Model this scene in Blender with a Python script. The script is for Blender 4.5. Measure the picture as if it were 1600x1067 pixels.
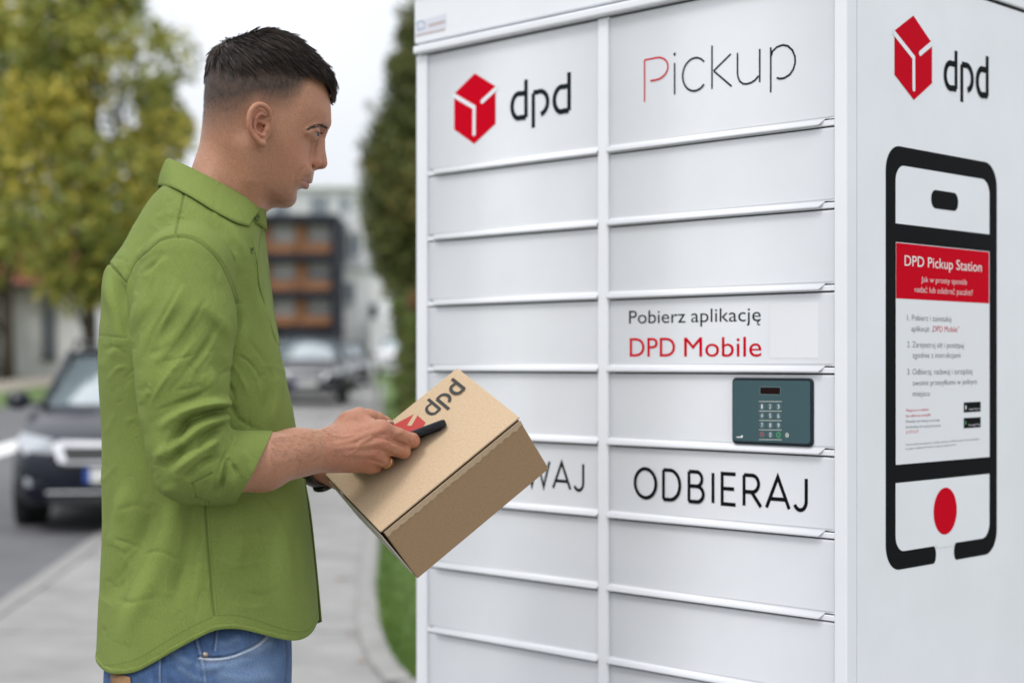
import bpy, bmesh, math, random
import numpy as np
from mathutils import Vector, Matrix
R_ = math.radians
rng = np.random.default_rng(7); random.seed(7)
for o in list(bpy.data.objects): bpy.data.objects.remove(o)
SC = bpy.context.scene; COL = SC.collection
# ------------------------------------------------------------------ camera
FPX, Y0, CX, CAMH = 2460.0, 568.0, 800.0, 1.36       # focal length in photo pixels, horizon row, centre column, eye height
cam_d = bpy.data.cameras.new('camera'); cam = bpy.data.objects.new('camera', cam_d); COL.objects.link(cam)
cam.location = (0, 0, CAMH); cam.rotation_euler = (R_(90), 0, 0)
cam_d.sensor_width = 36; cam_d.lens = FPX/1600*36; cam_d.shift_y = (Y0-533.5)/1600
cam_d.clip_start = .05; cam_d.clip_end = 3000
cam_d.dof.use_dof = True; cam_d.dof.focus_distance = 2.33; cam_d.dof.aperture_fstop = 2.7; cam_d.dof.aperture_blades = 0
SC.camera = cam
# ------------------------------------------------------------------ sky, sun, exposure
W = bpy.data.worlds.new('World'); SC.world = W; W.use_nodes = True
nt = W.node_tree; nt.nodes.clear()
SUN_EL, SUN_AZ = R_(58), R_(222)                      # compass direction the light comes from (0 = +Y, clockwise)
sky = nt.nodes.new('ShaderNodeTexSky'); sky.sky_type = 'NISHITA'; sky.sun_disc = False
sky.sun_elevation = SUN_EL; sky.sun_rotation = SUN_AZ; sky.dust_density = 4; sky.ozone_density = 1
hs = nt.nodes.new('ShaderNodeHueSaturation'); hs.inputs['Saturation'].default_value = .25
tc = nt.nodes.new('ShaderNodeTexCoord'); nz = nt.nodes.new('ShaderNodeTexNoise'); nz.inputs['Scale'].default_value = 2.2; nz.inputs['Detail'].default_value = 5
cr = nt.nodes.new('ShaderNodeValToRGB'); cr.color_ramp.elements[0].color = (8.6, 9.0, 9.7, 1); cr.color_ramp.elements[1].color = (10.6, 10.8, 11.2, 1)
cr.color_ramp.elements[0].position = .35; cr.color_ramp.elements[1].position = .65
mx = nt.nodes.new('ShaderNodeMixRGB'); mx.inputs['Fac'].default_value = .8
bg = nt.nodes.new('ShaderNodeBackground'); bg.inputs['Strength'].default_value = .1
ow = nt.nodes.new('ShaderNodeOutputWorld')
L = nt.links.new
sx = nt.nodes.new('ShaderNodeSeparateXYZ'); ma = nt.nodes.new('ShaderNodeMath'); ma.operation = 'MULTIPLY_ADD'; ma.inputs[1].default_value = 1.2; ma.inputs[2].default_value = 1.0; ma.use_clamp = False
mz = nt.nodes.new('ShaderNodeMath'); mz.operation = 'MAXIMUM'; mz.inputs[1].default_value = 0.0
mu = nt.nodes.new('ShaderNodeMixRGB'); mu.blend_type = 'MULTIPLY'; mu.inputs['Fac'].default_value = 1     # an overcast sky is brighter overhead than at the horizon
L(sky.outputs[0], hs.inputs['Color']); L(hs.outputs[0], mx.inputs['Color1'])
L(tc.outputs['Generated'], nz.inputs['Vector']); L(nz.outputs['Fac'], cr.inputs['Fac'])
L(tc.outputs['Generated'], sx.inputs[0]); L(sx.outputs[2], mz.inputs[0]); L(mz.outputs[0], ma.inputs[0]); L(cr.outputs[0], mu.inputs['Color1']); L(ma.outputs[0], mu.inputs['Color2'])
L(mu.outputs[0], mx.inputs['Color2']); L(mx.outputs[0], bg.inputs['Color']); L(bg.outputs[0], ow.inputs['Surface'])
sd = bpy.data.lights.new('sun', 'SUN'); sun = bpy.data.objects.new('sun', sd); COL.objects.link(sun)
sd.energy = 1.3; sd.angle = R_(16); sd.color = (1, .965, .92)
sdir = Vector((math.sin(SUN_AZ)*math.cos(SUN_EL), math.cos(SUN_AZ)*math.cos(SUN_EL), math.sin(SUN_EL)))
sun.rotation_euler = sdir.to_track_quat('Z', 'Y').to_euler(); sun.location = sdir*40+Vector((0, 0, 5))
SC.view_settings.view_transform = 'Standard'; SC.view_settings.look = 'None'
SC.view_settings.exposure = 0.0; SC.view_settings.gamma = 1; SC.view_settings.use_curve_mapping = False
SC.cycles.use_denoising = True; SC.cycles.max_bounces = 8
# ------------------------------------------------------------------ helpers
def srgb(r, g, b):
    f = lambda c: (c/255/12.92) if c/255 <= .04045 else ((c/255+.055)/1.055)**2.4
    return (f(r), f(g), f(b))
def mat(name, col, rough=.5, metal=0, var=.0, vscale=20, bump=0, bscale=200, spec=.5, coat=0, col2=None, attr=None, sss=0, detail=4, stretch=None, bdist=.001):
    m = bpy.data.materials.new(name); m.use_nodes = True; t = m.node_tree; p = t.nodes['Principled BSDF']
    p.inputs['Roughness'].default_value = rough; p.inputs['Metallic'].default_value = metal
    p.inputs['Specular IOR Level'].default_value = spec; p.inputs['Coat Weight'].default_value = coat
    if coat: p.inputs['Coat Roughness'].default_value = .06
    p.inputs['Base Color'].default_value = (*col, 1)
    tcn = t.nodes.new('ShaderNodeTexCoord'); src = tcn.outputs['Object']
    if stretch:
        mp = t.nodes.new('ShaderNodeMapping'); mp.inputs['Scale'].default_value = stretch
        t.links.new(src, mp.inputs['Vector']); src = mp.outputs[0]
    cur = None
    if attr:
        a = t.nodes.new('ShaderNodeAttribute'); a.attribute_name = attr; cur = a.outputs['Color']
        t.links.new(cur, p.inputs['Base Color'])
    if var or col2:
        n = t.nodes.new('ShaderNodeTexNoise'); n.inputs['Scale'].default_value = vscale; n.inputs['Detail'].default_value = detail
        n.inputs['Roughness'].default_value = .6; t.links.new(src, n.inputs['Vector'])
        r = t.nodes.new('ShaderNodeValToRGB'); r.color_ramp.elements[0].position = .3; r.color_ramp.elements[1].position = .7
        if attr:
            r.color_ramp.elements[0].color = (1-var,)*3+(1,); r.color_ramp.elements[1].color = (1+var,)*3+(1,)
            mm = t.nodes.new('ShaderNodeMixRGB'); mm.blend_type = 'MULTIPLY'; mm.inputs['Fac'].default_value = 1
            t.links.new(cur, mm.inputs['Color1']); t.links.new(r.outputs[0], mm.inputs['Color2']); t.links.new(mm.outputs[0], p.inputs['Base Color'])
        else:
            c2 = col2 or tuple(min(1, c*(1+var)) for c in col); c1 = col if col2 else tuple(c*(1-var) for c in col)
            r.color_ramp.elements[0].color = (*c1, 1); r.color_ramp.elements[1].color = (*c2, 1)
            t.links.new(r.outputs[0], p.inputs['Base Color'])
        t.links.new(n.outputs['Fac'], r.inputs['Fac'])
    if bump:
        n2 = t.nodes.new('ShaderNodeTexNoise'); n2.inputs['Scale'].default_value = bscale; n2.inputs['Detail'].default_value = 3
        t.links.new(src, n2.inputs['Vector'])
        b = t.nodes.new('ShaderNodeBump'); b.inputs['Strength'].default_value = bump; b.inputs['Distance'].default_value = bdist
        t.links.new(n2.outputs['Fac'], b.inputs['Height']); t.links.new(b.outputs[0], p.inputs['Normal'])
    if sss:
        p.inputs['Subsurface Weight'].default_value = sss; p.inputs['Subsurface Radius'].default_value = (1, .35, .2); p.inputs['Subsurface Scale'].default_value = .006
    return m
def tag(o, label=None, cat=None, group=None, kind=None):
    if label: o['label'] = label
    if cat: o['category'] = cat
    if group: o['group'] = group
    if kind: o['kind'] = kind
    return o
def empty(name, loc=(0, 0, 0), rz=0, label=None, cat=None, group=None):
    o = bpy.data.objects.new(name, None); COL.objects.link(o); o.location = loc; o.rotation_euler = (0, 0, rz); o.empty_display_size = .1
    return tag(o, label, cat, group)
class MB:
    """collects vertices and faces and links them as ONE mesh object"""
    def __init__(s): s.v = []; s.f = []
    def add(s, v, f):
        b = len(s.v); s.v += [tuple(map(float, q)) for q in v]; s.f += [tuple(b+i for i in q) for q in f]; return s
    def box(s, x0, x1, y0, y1, z0, z1, M=None):
        v = [(x, y, z) for x in (x0, x1) for y in (y0, y1) for z in (z0, z1)]
        if M is not None: v = [tuple(M @ Vector(q)) for q in v]
        return s.add(v, [(0, 1, 3, 2), (4, 6, 7, 5), (0, 4, 5, 1), (2, 3, 7, 6), (0, 2, 6, 4), (1, 5, 7, 3)])
    def tube(s, pts, rad, n=8, caps=True):
        pts = [Vector(p) for p in pts]; k = len(pts); rad = [rad]*k if not hasattr(rad, '__len__') else rad
        v = []; f = []; up = Vector((0.123, .3, 1)).normalized()
        for i, p in enumerate(pts):
            d = (pts[min(i+1, k-1)]-pts[max(i-1, 0)]).normalized()
            a = d.cross(up)
            if a.length < 1e-3: a = d.cross(Vector((1, 0, 0)))
            a.normalize(); b = d.cross(a)
            for j in range(n):
                t = 2*math.pi*j/n; v.append(p+(a*math.cos(t)+b*math.sin(t))*rad[i])
        for i in range(k-1):
            for j in range(n):
                j2 = (j+1) % n; f.append((i*n+j, i*n+j2, (i+1)*n+j2, (i+1)*n+j))
        if caps: f += [tuple(range(n))[::-1], tuple(range((k-1)*n, k*n))]
        return s.add(v, f)
    def prism(s, poly, h0, h1, M=None):
        """polygon in the xy plane extruded in z from h0 to h1"""
        n = len(poly); v = [(x, y, h0) for x, y in poly]+[(x, y, h1) for x, y in poly]
        if M is not None: v = [tuple(M @ Vector(q)) for q in v]
        return s.add(v, [tuple(range(n))[::-1], tuple(range(n, 2*n))]+[(i, (i+1) % n, n+(i+1) % n, n+i) for i in range(n)])
    def lathe(s, prof, n=24, M=None):
        v = []; f = []; k = len(prof)
        for r, z in prof:
            for j in range(n): a = 2*math.pi*j/n; v.append((r*math.cos(a), r*math.sin(a), z))
        for i in range(k-1):
            for j in range(n): j2 = (j+1) % n; f.append((i*n+j, i*n+j2, (i+1)*n+j2, (i+1)*n+j))
        f += [tuple(range(n))[::-1], tuple(range((k-1)*n, k*n))]
        if M is not None: v = [tuple(M @ Vector(q)) for q in v]
        return s.add(v, f)
    def build(s, name, m, parent=None, smooth=False, bevel=0, seg=2, ang=35):
        me = bpy.data.meshes.new(name); me.from_pydata(s.v, [], s.f); me.update()
        bm = bmesh.new(); bm.from_mesh(me); bmesh.ops.recalc_face_normals(bm, faces=bm.faces); bm.to_mesh(me); bm.free()
        return link(name, me, m, parent, smooth, bevel, seg, ang)
def link(name, me, m, parent=None, smooth=False, bevel=0, seg=2, ang=35):
    o = bpy.data.objects.new(name, me); COL.objects.link(o)
    for q in (m if isinstance(m, (list, tuple)) else [m]): me.materials.append(q)
    if parent: o.parent = parent
    if smooth: me.polygons.foreach_set('use_smooth', [True]*len(me.polygons))
    if bevel:
        b = o.modifiers.new('bevel', 'BEVEL'); b.width = bevel; b.segments = seg; b.limit_method = 'ANGLE'; b.angle_limit = R_(ang)
        b.harden_normals = False
    return o
def np_mesh(name, v, f, m, parent=None, smooth=False, col=None, cname='col'):
    """fast mesh from numpy arrays; f is (n,3) or (n,4)"""
    v = np.asarray(v, np.float32); f = np.asarray(f, np.int32); me = bpy.data.meshes.new(name)
    me.vertices.add(len(v)); me.vertices.foreach_set('co', v.ravel())
    n, k = f.shape; me.loops.add(n*k); me.loops.foreach_set('vertex_index', f.ravel())
    me.polygons.add(n); me.polygons.foreach_set('loop_start', np.arange(0, n*k, k, dtype=np.int32))
    me.polygons.foreach_set('loop_total', np.full(n, k, np.int32))
    if smooth: me.polygons.foreach_set('use_smooth', np.ones(n, bool))
    if col is not None:
        a = me.color_attributes.new(cname, 'FLOAT_COLOR', 'POINT')
        c = np.ones((len(v), 4), np.float32); c[:, :3] = col; a.data.foreach_set('color', c.ravel())
    me.update(); me.validate()
    return link(name, me, m, parent)
def dup(o, parent=None):
    c = o.copy(); COL.objects.link(c); c.parent = parent
    for k in ('label', 'category', 'group'):
        pass
    for ch in list(o.children): dup(ch, c)
    return c
# ------------------------------------------------------------------ ground profile and ground points seen at a photo position
def gz(y): return .0152*max(0, min(y, 75)-10)
def G(px, py, off=0.0):
    y = 10.
    for _ in range(60):
        yn = (CAMH-gz(y)-off)*FPX/max(py-Y0, 1); y = .5*y+.5*yn
    return Vector(((px-CX)/FPX*y, y, gz(y)+off))
def P(px, py, y): return Vector(((px-CX)/FPX*y, y, CAMH+(Y0-py)/FPX*y))
SL = -.0902                                            # the street runs at this slope
def street(c, y, off=0.): return Vector((SL*y+c, y, gz(y)+off))
# ================================================================== THE SETTING
M_soil = mat('soil_green', (.06, .075, .03), .95, var=.3, vscale=.8)
M_asph = mat('worn_asphalt', (.105, .105, .11), .9, var=.22, vscale=1.3, bump=.4, bscale=160, detail=9)
M_pave = mat('paving_concrete', (.235, .23, .222), .88, var=.20, vscale=2.6, bump=.25, bscale=140, detail=9)
M_pave2 = mat('paving_base', (.2, .197, .19), .9, var=.2, vscale=4)
M_kerb = mat('kerb_concrete', (.23, .225, .215), .88, var=.15, vscale=6, bump=.3, bscale=120)
M_lawn = mat('lawn_soil', (.055, .10, .018), .95, col2=(.095, .155, .03), vscale=5)
M_blade = mat('grass_blade', (.08, .16, .022), .7, attr='col')
M_line = mat('road_paint', (.72, .72, .7), .7, var=.12, vscale=5)
M_path = mat('beige_path', (.29, .255, .21), .9, var=.12, vscale=2)
def sheet(name, cl, cr, y0, y1, off, m, n=60, parent=None, kind='structure'):
    b = MB(); ys = [y0+(y1-y0)*(i/n)**1.6 for i in range(n+1)]
    v = []
    for y in ys:
        for c in (cl, cr): v.append(street(c(y) if callable(c) else c, y, off))
    b.add(v, [(2*i, 2*i+1, 2*i+3, 2*i+2) for i in range(n)])
    o = b.build(name, m, parent)
    return tag(o, kind=kind)
g = MB(); xs = [-500, -120, -50, -20, -8, 0, 8, 20, 60, 500]; ys = [-40, -10, 0, 5, 10, 15, 20, 30, 40, 50, 60, 75, 120, 300, 1200]
g.add([(x, y, gz(y)-.09) for y in ys for x in xs], [(j*len(xs)+i, j*len(xs)+i+1, (j+1)*len(xs)+i+1, (j+1)*len(xs)+i) for j in range(len(ys)-1) for i in range(len(xs)-1)])
tag(g.build('ground', mat('meadow_ground', (.060, .105, .022), .95, col2=(.09, .145, .034), vscale=.6, detail=8)), kind='structure')
sheet('road', -8.2, -2.0, -8, 140, -.012, M_asph)
sheet('road_marking', -5.35, -4.85, -8, 60, -.008, M_line)
sheet('verge', -10.7, -8.2, -8, 140, .004, M_lawn)
sheet('path', -13.6, -10.7, -8, 140, -.004, M_path)
pav = sheet('pavement', -2.0, .17, -8, 90, -.016, M_pave2)
# the slabs of the pavement, joints sunk between them
slab_me = None
ysl = -1.0; k = 0
while ysl < 44:
    for c0, c1 in ((-1.985, -.92), (-.90, .06)):
        b = MB(); e = .008
        p = [street(c0, ysl+e), street(c1, ysl+e), street(c1, ysl+1.5-e), street(c0, ysl+1.5-e)]
        hh = random.uniform(-.0015, .0015)
        top = [(q.x, q.y, q.z+hh) for q in p]; bot = [(q.x, q.y, q.z-.05) for q in p]
        b.add(top+bot, [(0, 1, 2, 3), (0, 4, 5, 1), (1, 5, 6, 2), (2, 6, 7, 3), (3, 7, 4, 0)])
        b.build('paving_slab', M_pave, pav)
    ysl += 1.5
# edging between pavement and lawn, bending to the right in front of the locker
ek = [(600, 600), (599, 640), (597, 700), (596, 760), (595, 820), (592, 870), (589, 915), (590, 945), (595, 980), (605, 1010), (622, 1040), (648, 1067)]
ep = [G(*q) for q in ek]; ep += [Vector((.25, 6.2, 0)), Vector((1.2, 5.7, 0)), Vector((3.5, 5.3, 0))]
poly = [ep[0]]
for a, b_ in zip(ep, ep[1:]):
    d = (b_-a).length; n = max(1, round(d/(.6 if d < 2.2 else 1.0)))
    for i in range(1, n+1): poly.append(a.lerp(b_, i/n))
for a, b_ in zip(poly, poly[1:]):
    if a.y > 60: continue
    d = (b_-a).normalized(); nrm = Vector((d.y, -d.x, 0))    # to the pavement side
    if nrm.x > 0 and a.y > 7: nrm = -nrm
    q = [a+d*.004, b_-d*.004]
    b = MB(); w = .12
    v = [q[0], q[1], q[1]+nrm*w, q[0]+nrm*w]
    b.add([(p.x, p.y, gz(p.y)+.022) for p in v]+[(p.x, p.y, gz(p.y)-.06) for p in v], [(0, 1, 2, 3), (0, 4, 5, 1), (1, 5, 6, 2), (2, 6, 7, 3), (3, 7, 4, 0)])
    b.build('edging_stone', M_kerb, pav, bevel=.006, seg=1)
# kerb stones flush between road and pavement
yk = 2.0
while yk < 40:
    b = MB(); p = [street(-2.13, yk+.005), street(-2.0, yk+.005), street(-2.0, yk+.995), street(-2.13, yk+.995)]
    b.add([(q.x, q.y, q.z+.002) for q in p]+[(q.x, q.y, q.z-.06) for q in p], [(0, 1, 2, 3), (0, 4, 5, 1), (1, 5, 6, 2), (2, 6, 7, 3), (3, 7, 4, 0)])
    b.build('kerb_stone', M_kerb, pav); yk += 1.0
b = MB(); v = []                                       # paved apron round the locker
b.add([(-.9, -8, -.012), (6, -8, -.012), (6, 5.5, -.012), (1.2, 5.62, -.012), (.25, 6.1, -.012), (-.1, 6.6, -.012), (-.55, 6.9, -.012)], [(0, 1, 2, 3, 4, 5, 6)])
tag(b.build('apron', M_pave), kind='structure')
# lawn right of the edging
b = MB(); ly = [p for p in ep]; rowl = [(p.x, p.y, gz(p.y)+.006) for p in ly]; rowr = [(max(p.x+1, 14), max(p.y, 5.3)+.01*i, gz(p.y)+.006) for i, p in enumerate(ly)]
n = len(ly); b.add(rowl+rowr, [(i, i+1, n+i+1, n+i) for i in range(n-1)])
tag(b.build('lawn', M_lawn), kind='structure')
def edge_x(y):
    for a, b_ in zip(ep, ep[1:]):
        if min(a.y, b_.y) <= y <= max(a.y, b_.y): t = (y-a.y)/(b_.y-a.y); return a.x+(b_.x-a.x)*t
    return 0
N = 26000; yy = 6.6+(30-6.6)*rng.random(N)**1.7; xx = np.array([edge_x(y) for y in yy])+.005+rng.random(N)**1.5*(.9+.05*yy)
zz = np.array([gz(y) for y in yy]); hh = rng.uniform(.03, .085, N); an = rng.random(N)*6.283; le = rng.normal(0, .025, (N, 2)); wv = .0045
dx, dy = np.cos(an)*wv, np.sin(an)*wv
v = np.stack([np.stack([xx-dx, yy-dy, zz], 1), np.stack([xx+dx, yy+dy, zz], 1), np.stack([xx+le[:, 0], yy+le[:, 1], zz+hh], 1)], 1).reshape(-1, 3)
cl = (np.array([.075, .15, .02])[None]*rng.uniform(.7, 1.3, (N, 1))+np.array([.05, .03, 0])[None]*rng.random((N, 1))**3); cl = np.repeat(cl, 3, 0)
tag(np_mesh('grass', v, np.arange(3*N).reshape(-1, 3), M_blade, col=cl), kind='stuff')
# ------------------------------------------------------------------ foliage
M_leaf = mat('leaf', (.07, .1, .02), .6, attr='col', spec=.35)
M_leaf.node_tree.nodes['Principled BSDF'].inputs['Transmission Weight'].default_value = 0
M_bark = mat('bark', (.075, .06, .045), .95, var=.35, vscale=6, bump=.8, bscale=18, stretch=(1, 1, .25), bdist=.01)
def leaves(name, parent, blobs, n, size, cols, wts, m=M_leaf, shell=.55):
    """blobs: (centre, radii). leaf quads spread through the blobs, denser towards the outside"""
    vol = np.array([r[0]*r[1]*r[2] for _, r in blobs])**.8; vol /= vol.sum(); ids = rng.choice(len(blobs), n, p=vol)
    C = np.array([b[0] for b in blobs], float)[ids]; Rr = np.array([b[1] for b in blobs], float)[ids]
    d = rng.normal(size=(n, 3)); d /= np.linalg.norm(d, axis=1)[:, None]; rad = (shell+(1-shell)*rng.random(n)**.6)*(1+.18*rng.normal(size=n)*.6)
    c = C+d*Rr*rad[:, None]
    a = rng.normal(size=(n, 3)); a /= np.linalg.norm(a, axis=1)[:, None]; q = np.cross(a, rng.normal(size=(n, 3))); q /= np.linalg.norm(q, axis=1)[:, None]
    s = size*rng.uniform(.6, 1.35, n)[:, None]
    v = np.stack([c-a*s, c+q*s*.55, c+a*s, c-q*s*.55], 1).reshape(-1, 3)
    blobc = rng.choice(len(cols), len(blobs), p=wts); pick = np.where(rng.random(n) < .6, blobc[ids], rng.choice(len(cols), n, p=wts))
    col = np.array(cols)[pick]*rng.uniform(.75, 1.3, (n, 1))
    o = np_mesh(name, v, np.arange(4*n).reshape(-1, 4), m, parent, col=np.repeat(col, 4, 0)); return tag(o, kind='stuff')
def tree(name, base, h, crad, trunk_r, nblob, nleaf, size, cols, wts, label, group=None, cz0=.3, seed=0, cat='tree', lean=0):
    rs = np.random.default_rng(seed); t = empty(name, base, 0, label, cat, group)
    b = MB(); top = h*.8
    pts = [(lean*q*q+rs.normal(0, .03*h/10), rs.normal(0, .03*h/10), top*q) for q in np.linspace(-.01, 1, 9)]
    b.tube(pts, [trunk_r*(1.25 if i == 0 else 1-.09*i) for i in range(9)], 10); b.build('trunk', M_bark, t, smooth=True)
    blobs = []
    for i in range(nblob):
        z = cz0+(1-cz0)*(i+.5)/nblob; u = (z-cz0)/(1-cz0); rr = crad*math.sin(math.pi*min(1, .18+.8*u))**.7
        a = rs.random()*6.283; d = rr*math.sqrt(rs.random())*.75
        c = (math.cos(a)*d, math.sin(a)*d, h*z); s = crad*rs.uniform(.26, .44)
        blobs.append((c, (s, s, s*.8)))
        if i % 3 == 0:
            k = min(8, int(8*z*.8)); p0 = Vector(pts[k]); p1 = Vector(c); lb = MB()
            lb.tube([p0, p0.lerp(p1, .5)+Vector((0, 0, -.04*h*.2)), p1], [trunk_r*.42, trunk_r*.26, trunk_r*.09], 7); lb.build('limb', M_bark, t, smooth=True)
    leaves('crown', t, blobs, nleaf, size, cols, wts)
    return t
GY = [(.22, .25, .045), (.34, .33, .055), (.46, .38, .06), (.12, .16, .04)]
tree('broadleaf_tree', P(140, 590, 50)*1, 13.4, 4.1, .27, 50, 14000, .155, GY, [.34, .3, .2, .16], 'tall green and yellow autumn tree standing across the road in front of the white house', 'autumn trees across the road', .2, 3)
tree('broadleaf_tree', P(248, 590, 57), 10.6, 1.75, .22, 24, 5200, .155, GY, [.3, .35, .2, .15], 'narrower yellowing tree beyond the road, partly hidden by the man', 'autumn trees across the road', .2, 5)
tree('broadleaf_tree', P(15, 590, 60), 14.0, 3.8, .26, 38, 10500, .165, GY, [.25, .3, .35, .1], 'yellowest autumn tree over the red roofed house at the left edge', 'autumn trees across the road', .3, 8)
# dark columnar tree and hedge beside the pavement, right behind the locker
DG = [(.10, .12, .030), (.14, .155, .04), (.06, .078, .022), (.23, .185, .055)]
ty = 19.0
t = empty('hornbeam_tree', G(676, 640), 0, 'tall dense dark green upright tree behind the parcel locker', 'tree')
base = t.location; b = MB(); b.tube([(0, 0, -.05), (.05, 0, 2), (0, .05, 5), (.05, 0, 8)], [.22, .18, .12, .05], 9); b.build('trunk', M_bark, t, smooth=True)
sc = FPX/base.y; blobs = []
prof = [(30, 625), (60, 612), (110, 600), (160, 588), (210, 572), (260, 560), (310, 557), (360, 562), (410, 575), (450, 592), (490, 606)]
rs = np.random.default_rng(4)
for py, pxl in prof:
    z = CAMH+(Y0-py)/sc-base.z; hw = (676-pxl)/sc
    for j in range(5):
        a = rs.uniform(0, 6.283); s = hw*rs.uniform(.38, .5)
        blobs.append(((math.cos(a)*(hw-s), math.sin(a)*(hw-s), z+rs.normal(0, .1)), (s, s, s*1.1)))
    for a in (math.pi, math.pi+.5, math.pi-.5):
        s = hw*.42; blobs.append(((math.cos(a)*(hw-s), math.sin(a)*(hw-s), z), (s, s, s*.9)))
for z in (5.2, 5.8, 6.4): blobs.append(((.1, 0, z), (.5, .5, .5)))
leaves('crown', t, blobs, 42000, .062, DG, [.4, .3, .2, .1], shell=.3)
for i, (pa, pb) in enumerate([((640, 150), (607, 95)), ((630, 210), (575, 165)), ((625, 250), (560, 225)), ((640, 90), (622, 15))]):
    A = P(*pa, base.y)-base; B = P(*pb, base.y)-base; b = MB(); b.tube([A, A.lerp(B, .5)+Vector((0, 0, .03)), B], [.02, .014, .005], 5); b.build('twig', M_bark, t)
    leaves('spray', t, [(tuple(A.lerp(B, q)), (.13, .13, .16)) for q in (.3, .6, .95)], 150, .045, DG, [.3, .4, .1, .2], shell=.1)
# hedge
HG = [(.08, .13, .026), (.13, .18, .035), (.22, .075, .03), (.055, .08, .02), (.19, .14, .045)]
hd = empty('hedge', G(640, 655), math.atan(-SL), 'clipped green hedge with reddish autumn leaves along the lawn', 'hedge')
hb = hd.location; blobs = []; s_ = FPX/hb.y
hz = (655-448)/s_
for i in range(14):
    for z in np.linspace(.15, hz-.25, 5):
        blobs.append(((.02+.12*rs.normal()*.5+.25, i*.62, z), (.42, .42, .3)))
b = MB(); b.box(.12, .46, .15, 8.4, 0, hz-.35); b.build('branch_core', mat('hedge_twigs', (.04, .05, .02), .95, var=.4, vscale=12), hd)
leaves('foliage', hd, blobs, 34000, .05, HG, [.40, .32, .09, .13, .06], shell=.6)
# ------------------------------------------------------------------ houses
M_wh = mat('white_render', (.85, .85, .84), .85, var=.05, vscale=1)
M_wh2 = mat('grey_white_render', (.60, .61, .62), .85, var=.05, vscale=.6)
M_anth = mat('anthracite_cladding', (.018, .021, .030), .6, spec=.2, var=.15, vscale=1)
M_or = mat('orange_timber_cladding', (.27, .12, .05), .7, var=.25, vscale=1.6, stretch=(1, 1, 6))
M_win = mat('window_glass', (.16, .19, .22), .08, spec=.8)
M_cur = mat('pale_blind', (.62, .62, .62), .8)
M_tile = mat('red_roof_tile', (.26, .085, .05), .8, var=.25, vscale=3)
M_dk = mat('dark_opening', (.03, .03, .03), .7)
M_frame = mat('window_frame', (.6, .6, .6), .5)
def window(par, x0, x1, z0, z1, y, fm=M_frame, gm=M_win, blind=0):
    b = MB(); t = .07
    b.box(x0, x1, y-.06, y+.05, z1-t, z1).box(x0, x1, y-.06, y+.05, z0, z0+t).box(x0, x0+t, y-.057, y+.05, z0+t, z1-t).box(x1-t, x1, y-.057, y+.05, z0+t, z1-t)
    b.box((x0+x1)/2-.03, (x0+x1)/2+.03, y-.05, y+.04, z0+t, z1-t)
    f = b.build('window', fm, par)
    MB().box(x0+t, x1-t, y-.01, y+.01, z0+t, z1-t).build('pane', gm, f)
    if blind: MB().box(x0+t, x1-t, y-.035, y-.02, z1-t-(z1-z0)*blind, z1-t).build('blind', M_cur, f)
    MB().box(x0-.08, x1+.08, y-.14, y-.061, z0-.07, z0).build('sill', fm, f)
# white house, far left
B0 = P(-55, 586, 68); h = empty('white_house', (B0.x, B0.y, B0.z), 0, 'low white house with red tiled roof behind the trees at far left', 'house')
MB().box(0, 5.0, 0, 3.4, -.3, 4.0).build('wall', M_wh, h)
b = MB(); b.add([(-.5, -.6, 3.9), (5.5, -.6, 3.9), (5.5, 4.0, 3.9), (-.5, 4.0, 3.9), (-.5, 1.7, 6.4), (5.5, 1.7, 6.4)], [(0, 1, 5, 4), (2, 3, 4, 5), (0, 4, 3), (1, 2, 5), (0, 3, 2, 1)])
rf = b.build('roof', M_tile, h); MB().box(3.6, 4.2, 1.4, 2.0, 5.5, 7.2).build('chimney', M_tile, rf)
MB().box(-.5, 5.5, -.7, -.6, 3.72, 3.92).build('gutter', M_dk, h)
window(h, 3.35, 3.95, .7, 3.3, -.02, M_dk); window(h, .6, 1.35, .2, 3.3, -.02, M_dk, M_dk)
# outbuilding with a red roof at the very left edge
B1 = P(-150, 586, 62); h = empty('red_roofed_barn', (B1.x, B1.y, B1.z), 0, 'dark walled outbuilding with a steep red roof at the left edge', 'house')
MB().box(0, 1.95, 0, 5, -.3, 3.6).build('wall', M_dk, h)
b = MB(); b.add([(-.3, -.4, 3.5), (2.3, -.4, 3.5), (2.3, 5.4, 3.5), (-.3, 5.4, 3.5), (-.3, 2.5, 6.6), (2.3, 2.5, 6.6)], [(0, 1, 5, 4), (2, 3, 4, 5), (0, 4, 3), (1, 2, 5), (0, 3, 2, 1)])
b.build('roof', M_tile, h)
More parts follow.
